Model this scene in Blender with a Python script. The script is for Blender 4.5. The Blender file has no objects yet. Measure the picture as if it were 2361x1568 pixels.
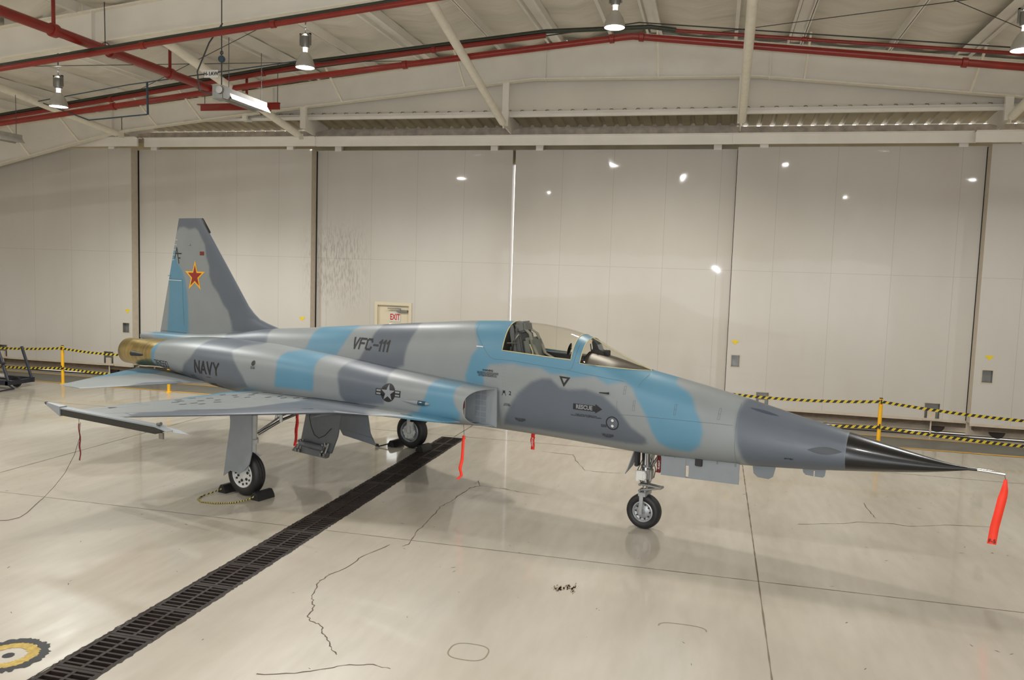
import bpy, bmesh, math, random
import numpy as np
from mathutils import Vector, Matrix
from mathutils.bvhtree import BVHTree
random.seed(7)
S = bpy.context.scene
COL = S.collection
PI = math.pi

# ---------------------------------------------------------------- camera
FPX = 1871.87
def cam_axes(yaw, pitch, roll):
    cy, sy, cp, sp = math.cos(yaw), math.sin(yaw), math.cos(pitch), math.sin(pitch)
    f = Vector((-sy*cp, cy*cp, sp)); r = Vector((cy, sy, 0)); u = r.cross(f)
    c, s = math.cos(roll), math.sin(roll)
    return c*r+s*u, -s*r+c*u, f
cr, cu, cf = cam_axes(.2421, -.0867, .0323)
CAMLOC = Vector((0, 0, 3.3043))
cd = bpy.data.cameras.new('camera'); cam = bpy.data.objects.new('camera', cd); COL.objects.link(cam)
cd.sensor_width = 36; cd.sensor_fit = 'HORIZONTAL'; cd.lens = FPX/2361*36; cd.clip_end = 400
cam.matrix_world = Matrix(((cr.x, cu.x, -cf.x, CAMLOC.x), (cr.y, cu.y, -cf.y, CAMLOC.y), (cr.z, cu.z, -cf.z, CAMLOC.z), (0, 0, 0, 1)))
S.camera = cam

# ---------------------------------------------------------------- world, exposure, large lights
S.view_settings.view_transform = 'Standard'; S.view_settings.look = 'None'
S.view_settings.gamma = 1; S.view_settings.exposure = 0.3; S.view_settings.use_curve_mapping = False
W = bpy.data.worlds.new('sky'); S.world = W; W.use_nodes = True
bg = W.node_tree.nodes['Background']; bg.inputs[0].default_value = (.93, .96, 1, 1); bg.inputs[1].default_value = 3.1
S.cycles.max_bounces = 8; S.cycles.transparent_max_bounces = 12; S.cycles.sample_clamp_indirect = 4
S.cycles.caustics_reflective = False; S.cycles.caustics_refractive = False
S.cycles.use_denoising = True

def light(name, kind, loc, energy, col, size=.3, rot=(0, 0, 0), spot=None):
    l = bpy.data.lights.new(name, kind); l.energy = energy; l.color = col
    if kind == 'AREA': l.shape = 'DISK'; l.size = size
    else: l.shadow_soft_size = size
    if spot: l.spot_size, l.spot_blend = spot
    o = bpy.data.objects.new(name, l); COL.objects.link(o); o.location = loc; o.rotation_euler = rot
    return o
# the photographer's flash, just above the lens
fl = light('camera_flash', 'SPOT', CAMLOC+cu*.16-cf*.02, 800, (.9, .95, 1), .035, spot=(math.radians(98), .9))
fl.rotation_euler = cam.matrix_world.to_euler()
# high-bay lamps out of frame, the leftmost added to brighten the left doors (the four in view carry their own light)
for (x, y, e) in ((-16, 8, 1.3), (-11, 5, 1.2), (-4.5, 4, .9), (2.5, 4, .7), (9, 5, .5), (-9, -4, 1), (-1.8, -4, .9), (6, -4, .6), (11, 14, .6)):
    light('bay_light', 'AREA', (x, y, 8.2-.1*abs(x+1.8)), 190*e, (1, .985, .965), .22)
LAMP_W = 300

# ---------------------------------------------------------------- helpers
def tag(o, label=None, cat=None, group=None, kind=None):
    if label: o['label'] = label
    if cat: o['category'] = cat
    if group: o['group'] = group
    if kind: o['kind'] = kind
    return o
def mobj(name, V, F, mat, parent=None, smooth=True, loc=None, cols=None):
    me = bpy.data.meshes.new(name)
    me.from_pydata([tuple(v) for v in V], [], [tuple(f) for f in F])
    mats = mat if isinstance(mat, (list, tuple)) else [mat]
    for m in mats: me.materials.append(m)
    if smooth: me.shade_smooth()
    if cols is not None:
        a = me.color_attributes.new('paint', 'FLOAT_COLOR', 'POINT')
        a.data.foreach_set('color', np.asarray(cols, dtype=np.float32).ravel())
    me.update()
    o = bpy.data.objects.new(name, me); COL.objects.link(o)
    if parent: o.parent = parent
    if loc: o.location = loc
    return o
def empty(name, loc=(0, 0, 0), rz=0, label=None, cat=None, group=None, parent=None):
    o = bpy.data.objects.new(name, None); COL.objects.link(o); o.location = loc; o.rotation_euler = (0, 0, rz)
    o.empty_display_size = .1
    if parent: o.parent = parent
    return tag(o, label, cat, group)
def fix_normals(o):
    bm = bmesh.new(); bm.from_mesh(o.data); bmesh.ops.recalc_face_normals(bm, faces=bm.faces); bm.to_mesh(o.data); bm.free(); return o
def autosmooth(o, ang=35):
    bm = bmesh.new(); bm.from_mesh(o.data)
    for e in bm.edges:
        if len(e.link_faces) == 2: e.smooth = e.calc_face_angle(0) < math.radians(ang)
    bm.to_mesh(o.data); bm.free(); return o

class MB:
    """collects shapes, links them as one mesh"""
    def __init__(s): s.V = []; s.F = []; s.M = []; s.mi = 0
    def add(s, V, F):
        n = len(s.V); s.V += [tuple(v) for v in V]; s.F += [tuple(i+n for i in f) for f in F]; s.M += [s.mi]*len(F); return s
    def box(s, c, d, R=None, bev=0):
        x, y, z = d[0]/2, d[1]/2, d[2]/2
        P = [Vector((i*x, j*y, k*z)) for i in (-1, 1) for j in (-1, 1) for k in (-1, 1)]
        if R is not None: P = [R @ p for p in P]
        c = Vector(c)
        return s.add([p+c for p in P], [(0, 1, 3, 2), (4, 6, 7, 5), (0, 4, 5, 1), (2, 3, 7, 6), (0, 2, 6, 4), (1, 5, 7, 3)])
    def bb(s, a, b):
        return s.box([(a[i]+b[i])/2 for i in range(3)], [abs(b[i]-a[i]) for i in range(3)])
    def tube(s, pts, r, n=12, caps=True, closed=False):
        pts = [Vector(p) for p in pts]; rs = r if isinstance(r, (list, tuple)) else [r]*len(pts)
        V = []; F = []; m = len(pts); up = None
        for i, p in enumerate(pts):
            if closed: t = pts[(i+1) % m]-pts[i-1]
            else: t = pts[min(i+1, m-1)]-pts[max(i-1, 0)]
            t.normalize()
            if up is None: up = t.orthogonal().normalized()
            else:
                up = up-t*up.dot(t); up = up.normalized() if up.length > 1e-6 else t.orthogonal().normalized()
            b = t.cross(up)
            for k in range(n):
                a = 2*PI*k/n; V.append(p+(up*math.cos(a)+b*math.sin(a))*rs[i])
        for i in range(m if closed else m-1):
            for k in range(n):
                a, b2 = i*n+k, i*n+(k+1) % n; c, d = ((i+1) % m)*n+k, ((i+1) % m)*n+(k+1) % n
                F.append((a, b2, d, c))
        if caps and not closed: F += [tuple(range(n-1, -1, -1)), tuple((m-1)*n+k for k in range(n))]
        return s.add(V, F)
    def lathe(s, prof, n=32, T=None, axis='Z', close=False):
        """prof: list of (r, h)"""
        V = []; F = []
        for r, h in prof:
            for k in range(n):
                a = 2*PI*k/n; c, q = r*math.cos(a), r*math.sin(a)
                v = Vector((c, q, h)) if axis == 'Z' else (Vector((c, h, q)) if axis == 'Y' else Vector((h, c, q)))
                V.append(T @ v if T is not None else v)
        for i in range(len(prof)-1):
            for k in range(n): F.append((i*n+k, i*n+(k+1) % n, (i+1)*n+(k+1) % n, (i+1)*n+k))
        if prof[0][0] > 1e-6 and close: F.append(tuple(range(n-1, -1, -1)))
        if prof[-1][0] > 1e-6 and close: F.append(tuple((len(prof)-1)*n+k for k in range(n)))
        return s.add(V, F)
    def prism(s, poly, off, T=None):
        """poly: 3d points (planar), off: extrusion vector"""
        off = Vector(off); P = [Vector(p) for p in poly]; n = len(P)
        V = P+[p+off for p in P]
        if T is not None: V = [T @ v for v in V]
        F = [tuple(range(n-1, -1, -1)), tuple(range(n, 2*n))]+[(i, (i+1) % n, n+(i+1) % n, n+i) for i in range(n)]
        return s.add(V, F)
    def strip(s, pts, w, nrm=(0, 0, 1)):
        """flat ribbon along pts"""
        pts = [Vector(p) for p in pts]; nrm = Vector(nrm); V = []; F = []
        for i, p in enumerate(pts):
            t = (pts[min(i+1, len(pts)-1)]-pts[max(i-1, 0)]).normalized(); b = nrm.cross(t).normalized()
            ww = w[i] if isinstance(w, (list, tuple)) else w
            V += [p-b*ww/2, p+b*ww/2]
        for i in range(len(pts)-1): F.append((2*i, 2*i+1, 2*i+3, 2*i+2))
        return s.add(V, F)
    def build(s, name, mat, parent=None, smooth=False, auto=True, bevel=0, loc=None):
        o = mobj(name, s.V, s.F, mat, parent, smooth, loc)
        if isinstance(mat, (list, tuple)): o.data.polygons.foreach_set('material_index', s.M)
        bm = bmesh.new(); bm.from_mesh(o.data); bmesh.ops.recalc_face_normals(bm, faces=bm.faces)
        if bevel:
            es = [e for e in bm.edges if len(e.link_faces) == 2 and e.calc_face_angle(0) > .6]
            bmesh.ops.bevel(bm, geom=es, offset=bevel, segments=2, affect='EDGES', clamp_overlap=True)
        bm.to_mesh(o.data); bm.free()
        if auto: o.data.shade_smooth(); autosmooth(o, 40)
        return o

# ---------------------------------------------------------------- materials
def lin(c): return tuple(((v/12.92) if v <= .04045 else ((v+.055)/1.055)**2.4) for v in c)
def rgb(r, g, b): return lin((r/255, g/255, b/255))+(1,)
MATS = {}
def mat(name, col, rough=.5, metal=0, spec=.5, noise=0, nscale=8, bump=0, bscale=30, coat=0, emit=None, estr=0, attr=None, aniso=0):
    m = bpy.data.materials.new(name); m.use_nodes = True; nt = m.node_tree; b = nt.nodes['Principled BSDF']
    b.inputs['Base Color'].default_value = col; b.inputs['Roughness'].default_value = rough
    b.inputs['Metallic'].default_value = metal; b.inputs['Specular IOR Level'].default_value = spec
    b.inputs['Coat Weight'].default_value = coat; b.inputs['Coat Roughness'].default_value = .12
    if emit: b.inputs['Emission Color'].default_value = emit; b.inputs['Emission Strength'].default_value = estr
    L = nt.links; tc = nt.nodes.new('ShaderNodeTexCoord')
    src = None
    if attr:
        a = nt.nodes.new('ShaderNodeAttribute'); a.attribute_name = attr; src = a.outputs['Color']; L.new(src, b.inputs['Base Color'])
    if noise:
        n = nt.nodes.new('ShaderNodeTexNoise'); n.inputs['Scale'].default_value = nscale; n.inputs['Detail'].default_value = 5
        L.new(tc.outputs['Object'], n.inputs['Vector'])
        mr = nt.nodes.new('ShaderNodeMapRange'); mr.inputs[1].default_value = .3; mr.inputs[2].default_value = .7
        mr.inputs[3].default_value = 1-noise; mr.inputs[4].default_value = 1+noise; L.new(n.outputs[0], mr.inputs[0])
        mx = nt.nodes.new('ShaderNodeMix'); mx.data_type = 'RGBA'; mx.blend_type = 'MULTIPLY'; mx.inputs[0].default_value = 1
        if src: L.new(src, mx.inputs[6])
        else: mx.inputs[6].default_value = col
        L.new(mr.outputs[0], mx.inputs[7]); L.new(mx.outputs[2], b.inputs['Base Color'])
    if bump:
        n2 = nt.nodes.new('ShaderNodeTexNoise'); n2.inputs['Scale'].default_value = bscale; L.new(tc.outputs['Object'], n2.inputs['Vector'])
        bp = nt.nodes.new('ShaderNodeBump'); bp.inputs['Strength'].default_value = bump; bp.inputs['Distance'].default_value = .02
        L.new(n2.outputs[0], bp.inputs['Height']); L.new(bp.outputs[0], b.inputs['Normal'])
    MATS[name] = m
    return m
LG, DG, BL = np.array(rgb(130, 135, 136)), np.array(rgb(90, 97, 106)), np.array(rgb(86, 130, 152))
M_paint = mat('camouflage_paint', (.3, .3, .3, 1), .42, spec=.4, attr='paint', noise=.03, nscale=3)
M_grey = mat('grey_paint', tuple(rgb(128, 134, 138)), .4, noise=.03)
M_dgrey = mat('dark_grey_paint', tuple(rgb(108, 112, 114)), .45, noise=.05)
M_black = mat('black_gloss', rgb(20, 20, 21), .3, spec=.4, coat=.35)
M_ink = mat('black_marking', rgb(28, 28, 30), .5)
M_bedgrey = mat('grey_marking', rgb(130, 134, 138), .5)
M_white = mat('white_paint', rgb(205, 205, 200), .4, noise=.04)
M_cream = mat('cream_sealant', rgb(196, 184, 140), .5)
M_steel = mat('bare_steel', rgb(150, 150, 148), .3, metal=1, noise=.1)
M_chrome = mat('polished_steel', rgb(200, 200, 200), .12, metal=1)
M_alu = mat('aluminium_wheel', rgb(160, 162, 163), .4, metal=.4, noise=.08)
M_dark = mat('dark_interior', rgb(40, 40, 42), .6)
M_rail = mat('rail_black', rgb(30, 29, 27), .45)
M_rubber = mat('black_rubber', rgb(27, 26, 26), .55, noise=.1)
M_red = mat('red_fabric', rgb(214, 36, 30), .7, noise=.06)
M_fluor = mat('fluorescent_red_fabric', rgb(255, 66, 44), .6, noise=.05)
M_maroon = mat('maroon_fabric', rgb(104, 22, 28), .75)
M_yellow = mat('yellow_paint', rgb(236, 178, 28), .4, noise=.05)
M_ylabel = mat('yellow_label', rgb(228, 200, 30), .5)
M_starred = mat('star_red', rgb(138, 30, 22), .5)
M_stargold = mat('star_gold', rgb(232, 172, 20), .5)
M_signred = mat('sign_red', rgb(190, 40, 32), .5)
M_foam = mat('intake_foam', rgb(196, 190, 176), .7, noise=.05)
M_belt = mat('grey_webbing', rgb(125, 125, 118), .8, noise=.1)
M_seat = mat('seat_grey', rgb(82, 86, 88), .7, noise=.15)
M_pack = mat('parachute_pack_grey', rgb(112, 116, 112), .75, noise=.15)
M_olive = mat('seat_cushion', rgb(60, 62, 60), .85, noise=.15)
M_shield = mat('brown_black_shield', rgb(52, 44, 38), .4, noise=.15, nscale=14)
def brass():
    m = mat('heat_stained_brass', rgb(150, 130, 80), .32, metal=.85)
    nt = m.node_tree; L = nt.links; b = nt.nodes['Principled BSDF']
    tc = nt.nodes.new('ShaderNodeTexCoord'); mp = nt.nodes.new('ShaderNodeMapping'); mp.inputs['Scale'].default_value = (7, .8, .8)
    n = nt.nodes.new('ShaderNodeTexNoise'); n.inputs['Scale'].default_value = 3; n.inputs['Detail'].default_value = 6
    cr_ = nt.nodes.new('ShaderNodeValToRGB'); e = cr_.color_ramp.elements
    e[0].position = .3; e[0].color = rgb(134, 114, 70); e[1].position = .7; e[1].color = rgb(176, 156, 104)
    L.new(tc.outputs['Object'], mp.inputs[0]); L.new(mp.outputs[0], n.inputs['Vector']); L.new(n.outputs[0], cr_.inputs[0]); L.new(cr_.outputs[0], b.inputs['Base Color'])
    return m
M_brass = brass()
def glass(name, tint, refl=1.0):
    m = bpy.data.materials.new(name); m.use_nodes = True; nt = m.node_tree; nt.nodes.clear()
    o = nt.nodes.new('ShaderNodeOutputMaterial'); t = nt.nodes.new('ShaderNodeBsdfTransparent'); g = nt.nodes.new('ShaderNodeBsdfGlossy')
    t.inputs[0].default_value = tint; g.inputs['Roughness'].default_value = .02
    fr = nt.nodes.new('ShaderNodeFresnel'); fr.inputs[0].default_value = 1.35
    ge = nt.nodes.new('ShaderNodeNewGeometry'); mm = nt.nodes.new('ShaderNodeMath'); mm.operation = 'MULTIPLY'; iv = nt.nodes.new('ShaderNodeMath'); iv.operation = 'SUBTRACT'; iv.inputs[0].default_value = 1
    nt.links.new(ge.outputs['Backfacing'], iv.inputs[1]); nt.links.new(fr.outputs[0], mm.inputs[0]); nt.links.new(iv.outputs[0], mm.inputs[1])
    mx = nt.nodes.new('ShaderNodeMixShader'); nt.links.new(mm.outputs[0], mx.inputs[0]); nt.links.new(t.outputs[0], mx.inputs[1]); nt.links.new(g.outputs[0], mx.inputs[2]); nt.links.new(mx.outputs[0], o.inputs[0])
    return m
M_glass = glass('clear_acrylic', (.93, .92, .88, 1))
M_lens = mat('blue_green_lens', rgb(10, 60, 80), .08, coat=1)
#HANGAR_MATS
def paint_nodes(m): return m.node_tree, m.node_tree.links, m.node_tree.nodes['Principled BSDF']
def noise_node(nt, vec, scale, detail=4, sc=(1, 1, 1)):
    mp = nt.nodes.new('ShaderNodeMapping'); mp.inputs['Scale'].default_value = sc; nt.links.new(vec, mp.inputs[0])
    n = nt.nodes.new('ShaderNodeTexNoise'); n.inputs['Scale'].default_value = scale; n.inputs['Detail'].default_value = detail
    nt.links.new(mp.outputs[0], n.inputs['Vector']); return n.outputs[0]
def ramp(nt, fac, stops):
    r = nt.nodes.new('ShaderNodeValToRGB'); e = r.color_ramp.elements
    while len(e) < len(stops): e.new(.5)
    for i, (p, c) in enumerate(stops): e[i].position = p; e[i].color = c
    nt.links.new(fac, r.inputs[0]); return r.outputs[0]
def mixc(nt, fac, a, b, mode='MIX'):
    x = nt.nodes.new('ShaderNodeMix'); x.data_type = 'RGBA'; x.blend_type = mode
    for s_, v in ((0, fac), (6, a), (7, b)):
        if hasattr(v, 'is_linked') or isinstance(v, bpy.types.NodeSocket): nt.links.new(v, x.inputs[s_])
        else: x.inputs[s_].default_value = v
    return x.outputs[2]
def floor_mat():
    m = mat('polished_concrete', rgb(200, 190, 172), .3, spec=.5); nt, L, b = paint_nodes(m)
    tc = nt.nodes.new('ShaderNodeTexCoord').outputs['Object']
    a = noise_node(nt, tc, .55, 6, (1.6, .5, 1)); c1 = ramp(nt, a, [(.3, rgb(168, 160, 146)), (.5, rgb(182, 174, 160)), (.72, rgb(194, 188, 176))])
    a2 = noise_node(nt, tc, 3.2, 3, (2.2, .5, 1)); c2 = ramp(nt, a2, [(.3, (.91, .905, .89, 1)), (.65, (1, 1, 1, 1))])
    c = mixc(nt, 1.0, c1, c2, 'MULTIPLY')
    a3 = noise_node(nt, tc, 9, 2, (1, .6, 1)); sp = ramp(nt, a3, [(.77, (0, 0, 0, 1)), (.80, (1, 1, 1, 1))])
    c = mixc(nt, sp, c, rgb(120, 108, 92)); L.new(c, b.inputs['Base Color'])
    r = ramp(nt, a2, [(.3, (.42, .42, .42, 1)), (.7, (.3, .3, .3, 1))]); L.new(r, b.inputs['Roughness'])
    bp = nt.nodes.new('ShaderNodeBump'); bp.inputs['Strength'].default_value = .01; bp.inputs['Distance'].default_value = .02; b.inputs['Coat Weight'].default_value = .6; b.inputs['Coat Roughness'].default_value = .07
    L.new(noise_node(nt, tc, 2.5, 3), bp.inputs['Height']); L.new(bp.outputs[0], b.inputs['Normal'])
    return m
M_floor = floor_mat()
M_asph = mat('grey_floor_coating', rgb(108, 106, 96), .35, noise=.08, nscale=2)
M_joint = mat('dark_floor_joint', rgb(112, 101, 86), .8)
M_crack = mat('crack_shadow', rgb(88, 78, 66), .9)  # dark brown of the floor cracks and specks
M_iron = mat('rusty_iron', rgb(46, 38, 34), .6, metal=.3, noise=.35, nscale=3)
M_pit = mat('drain_rust_bed', rgb(58, 34, 24), .8, noise=.5, nscale=2)
def door_mat():
    m = mat('enamelled_door_sheet', rgb(196, 190, 176), .45, spec=.3, coat=.22); nt, L, b = paint_nodes(m)
    tcn = nt.nodes.new('ShaderNodeTexCoord'); tc = tcn.outputs['Object']
    sx = nt.nodes.new('ShaderNodeSeparateXYZ'); L.new(tc, sx.inputs[0])
    def seam(sock, period, off, w):
        a = nt.nodes.new('ShaderNodeMath'); a.operation = 'ADD'; a.inputs[1].default_value = off+500*period; L.new(sock, a.inputs[0])
        md = nt.nodes.new('ShaderNodeMath'); md.operation = 'MODULO'; md.inputs[1].default_value = period; L.new(a.outputs[0], md.inputs[0])
        lt = nt.nodes.new('ShaderNodeMath'); lt.operation = 'LESS_THAN'; lt.inputs[1].default_value = w; L.new(md.outputs[0], lt.inputs[0]); return lt.outputs[0]
    s1 = seam(sx.outputs[0], 1.24, .0, .011); s2 = seam(sx.outputs[2], 3.44, 0, .011)
    mx = nt.nodes.new('ShaderNodeMath'); mx.operation = 'MAXIMUM'; L.new(s1, mx.inputs[0]); L.new(s2, mx.inputs[1])
    base = ramp(nt, noise_node(nt, tc, .5, 4, (1, 1, .4)), [(.3, rgb(191, 186, 177)), (.7, rgb(203, 199, 191))])
    st = ramp(nt, noise_node(nt, tc, 6, 3, (3, 3, 1)), [(.74, (0, 0, 0, 1)), (.8, (.25, .25, .25, 1))])
    c = mixc(nt, st, base, rgb(140, 130, 112))
    sf = nt.nodes.new('ShaderNodeMath'); sf.operation = 'MULTIPLY'; sf.inputs[1].default_value = .28; L.new(mx.outputs[0], sf.inputs[0])
    # scuffed dirt on the third panel
    def band(sock, lo, hi, soft):
        a = nt.nodes.new('ShaderNodeMapRange'); a.interpolation_type = 'SMOOTHSTEP'; a.inputs[1].default_value = lo-soft; a.inputs[2].default_value = lo+soft; L.new(sock, a.inputs[0])
        d = nt.nodes.new('ShaderNodeMapRange'); d.interpolation_type = 'SMOOTHSTEP'; d.inputs[1].default_value = hi-soft; d.inputs[2].default_value = hi+soft; d.inputs[3].default_value = 1; d.inputs[4].default_value = 0; L.new(sock, d.inputs[0])
        q = nt.nodes.new('ShaderNodeMath'); q.operation = 'MULTIPLY'; L.new(a.outputs[0], q.inputs[0]); L.new(d.outputs[0], q.inputs[1]); return q.outputs[0]
    tl = nt.nodes.new('ShaderNodeMath'); tl.operation = 'MULTIPLY_ADD'; tl.inputs[1].default_value = .55; L.new(sx.outputs[2], tl.inputs[0]); L.new(sx.outputs[0], tl.inputs[2])
    q = nt.nodes.new('ShaderNodeMath'); q.operation = 'MULTIPLY'; L.new(band(sx.outputs[0], -10.3, -8.9, .35), q.inputs[0]); L.new(band(sx.outputs[2], 2.3, 4.2, .5), q.inputs[1])
    sc_ = ramp(nt, noise_node(nt, tc, 8, 8, (4, 4, .7)), [(.46, (0, 0, 0, 1)), (.62, (1, 1, 1, 1))])
    q2 = nt.nodes.new('ShaderNodeMath'); q2.operation = 'MULTIPLY'; L.new(q.outputs[0], q2.inputs[0]); L.new(sc_, q2.inputs[1])
    q3 = nt.nodes.new('ShaderNodeMath'); q3.operation = 'MULTIPLY'; q3.inputs[1].default_value = .38; L.new(q2.outputs[0], q3.inputs[0])
    c = mixc(nt, q3.outputs[0], c, rgb(112, 104, 92))
    c = mixc(nt, sf.outputs[0], c, rgb(110, 104, 94)); L.new(c, b.inputs['Base Color'])
    bp = nt.nodes.new('ShaderNodeBump'); bp.inputs['Strength'].default_value = .35; bp.inputs['Distance'].default_value = .02
    L.new(noise_node(nt, tc, 1.1, 1), bp.inputs['Height'])
    L.new(bp.outputs[0], b.inputs['Normal']); L.new(bp.outputs[0], b.inputs['Coat Normal'])
    return m
M_door = door_mat(); M_door.node_tree.nodes['Principled BSDF'].inputs['Coat Roughness'].default_value = .035
M_dooredge = mat('door_edge_paint', rgb(196, 184, 166), .45, noise=.06)
M_steelw = mat('white_steel_paint', rgb(238, 234, 226), .42, noise=.05, nscale=1.5)
M_tube = mat('cream_tube_paint', rgb(236, 230, 214), .4, noise=.05)
M_pipe = mat('red_pipe_paint', rgb(136, 38, 28), .32, noise=.12, nscale=4)
M_green = mat('dark_green_pipe', rgb(52, 58, 48), .4, noise=.15)
M_cable = mat('dark_cable', rgb(60, 62, 64), .6)
M_blue = mat('blue_conduit', rgb(44, 66, 84), .5)
M_corr = mat('corrugated_soffit', rgb(168, 158, 132), .5, noise=.12, nscale=2)
M_sill = mat('dirty_brown_sill', rgb(96, 82, 66), .7, noise=.2)  # darker brown for the sill below the door panels
M_rustw = mat('weathered_beam', rgb(190, 180, 168), .7, noise=.25, nscale=5)
def ceil_mat():
    m = mat('insulation_blanket', rgb(212, 207, 195), .38, spec=.5); nt, L, b = paint_nodes(m)
    tc = nt.nodes.new('ShaderNodeTexCoord').outputs['Object']
    bp = nt.nodes.new('ShaderNodeBump'); bp.inputs['Strength'].default_value = .55; bp.inputs['Distance'].default_value = .05
    L.new(noise_node(nt, tc, 2.2, 3, (.35, 1.6, 1)), bp.inputs['Height']); L.new(bp.outputs[0], b.inputs['Normal'])
    c = ramp(nt, noise_node(nt, tc, 1.5, 4, (.5, 1.5, 1)), [(.3, rgb(218, 212, 198)), (.7, rgb(234, 229, 216))]); L.new(c, b.inputs['Base Color'])
    return m
M_ceil = ceil_mat()
M_beige = mat('exit_door_beige', rgb(208, 198, 172), .45)
M_hood = mat('aged_hood_paint', rgb(142, 137, 128), .55, noise=.1)
M_galv = mat('galvanised_grey', rgb(138, 138, 134), .4, metal=.5, noise=.1)
M_lampglow = mat('lamp_glow', (1, 1, 1, 1), .3, emit=(1, .97, .92, 1), estr=14)
M_lamptop = mat('lamp_neck_glow', (1, 1, 1, 1), .3, emit=(1, .9, .75, 1), estr=3)
M_refl = mat('lamp_reflector', rgb(178, 175, 168), .4, metal=.3)
M_navy = mat('navy_frame_paint', rgb(28, 32, 44), .35)
M_roller = mat('pale_roller', rgb(176, 172, 166), .4, noise=.08)
def tape_mat():
    m = mat('hazard_tape', rgb(220, 190, 40), .5); nt, L, b = paint_nodes(m)
    tc = nt.nodes.new('ShaderNodeTexCoord').outputs['Object']
    sx = nt.nodes.new('ShaderNodeSeparateXYZ'); L.new(tc, sx.inputs[0])
    a = nt.nodes.new('ShaderNodeMath'); a.operation = 'SUBTRACT'; L.new(sx.outputs[0], a.inputs[0])
    z2 = nt.nodes.new('ShaderNodeMath'); z2.operation = 'MULTIPLY'; z2.inputs[1].default_value = .9; L.new(sx.outputs[2], z2.inputs[0]); L.new(z2.outputs[0], a.inputs[1])
    md = nt.nodes.new('ShaderNodeMath'); md.operation = 'PINGPONG'; md.inputs[1].default_value = .062; L.new(a.outputs[0], md.inputs[0])
    gt = nt.nodes.new('ShaderNodeMath'); gt.operation = 'GREATER_THAN'; gt.inputs[1].default_value = .031; L.new(md.outputs[0], gt.inputs[0])
    L.new(mixc(nt, gt.outputs[0], rgb(206, 182, 40), rgb(30, 28, 24)), b.inputs['Base Color'])
    return m
M_tape = tape_mat()
def rope_mat():
    m = mat('yellow_black_rope', rgb(190, 170, 60), .7); nt, L, b = paint_nodes(m)
    tc = nt.nodes.new('ShaderNodeTexCoord').outputs['Object']
    w = nt.nodes.new('ShaderNodeTexWave'); w.inputs['Scale'].default_value = 12; w.inputs['Distortion'].default_value = 1; L.new(tc, w.inputs[0])
    L.new(ramp(nt, w.outputs[0], [(.4, rgb(40, 36, 28)), (.5, rgb(186, 168, 80))]), b.inputs['Base Color']); return m
M_rope = rope_mat()
#END_MATS

exec_parts = []
# ================================================================ HANGAR
ORD = 'first second third fourth fifth sixth seventh eighth ninth tenth eleventh twelfth thirteenth fourteenth fifteenth sixteenth seventeenth eighteenth nineteenth twentieth'.split()
def roofz(x): return 8.78-.105*abs(x+1.8)
def struct(o): o['kind'] = 'structure'; return o
XL, XR, YB, YD = -21.6, 18.0, -13.0, 19.6
# floor with inside slab, apron outside
m = MB(); m.add([(-70, YB-14, -.004), (-5.0, YB-14, -.004), (-5.0, 60, -.004), (-70, 60, -.004)], [(0, 1, 2, 3)])
m = MB()
DX0, DX1, DY1 = -5.02, -4.56, 14.92
for a, b_ in (((-60, -26, 0), (DX0, 60, 0)), ((DX1, -26, 0), (60, 60, 0)), ((DX0, DY1, 0), (DX1, 60, 0))):
    m.add([(a[0], a[1], 0), (b_[0], a[1], 0), (b_[0], b_[1], 0), (a[0], b_[1], 0)], [(0, 1, 2, 3)])
# drain pit walls and bed
m.add([(DX0, -26, 0), (DX0, DY1, 0), (DX0, DY1, -.16), (DX0, -26, -.16)], [(0, 1, 2, 3)])
m.add([(DX1, -26, 0), (DX1, DY1, 0), (DX1, DY1, -.16), (DX1, -26, -.16)], [(0, 3, 2, 1)])
m.add([(DX0, DY1, 0), (DX1, DY1, 0), (DX1, DY1, -.16), (DX0, DY1, -.16)], [(0, 1, 2, 3)])
floor = m.build('floor', M_floor, auto=False); struct(floor)
m = MB(); m.add([(DX0, -26, -.15), (DX1, -26, -.15), (DX1, DY1, -.15), (DX0, DY1, -.15)], [(0, 1, 2, 3)])
m.build('drain_bed', M_pit, floor, auto=False)
# grating: sections of bars; the nearest sections are individual things
def grate(y0, y1):
    m = MB(); w = DX1-DX0
    for x in (DX0+.02, (DX0+DX1)/2, DX1-.02): m.box((x, (y0+y1)/2, -.018), (.03 if x == (DX0+DX1)/2 else .04, y1-y0-.006, .035))
    for y in (y0+.018, y1-.018): m.box((DX0+w/2, y, -.018), (w, .034, .034))
    n = int((y1-y0)/.068)
    for i in range(1, n): m.box((DX0+w/2, y0+(y1-y0)*i/n, -.018), (w-.01, .022, .033))
    return m
gl = .60
g0 = grate(0, gl).build('drain_grate', M_iron, auto=False)
y = DY1-gl; k = 0
while y > 4.2:
    o = g0 if k == 0 else g0.copy()
    if k: COL.objects.link(o)
    o.location = (0, y, 0)
    tag(o, ORD[k]+' rusty iron drain grate section from the far end of the floor trench', 'drain grate', 'drain grates in the floor trench')
    y -= gl+.004; k += 1
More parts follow.
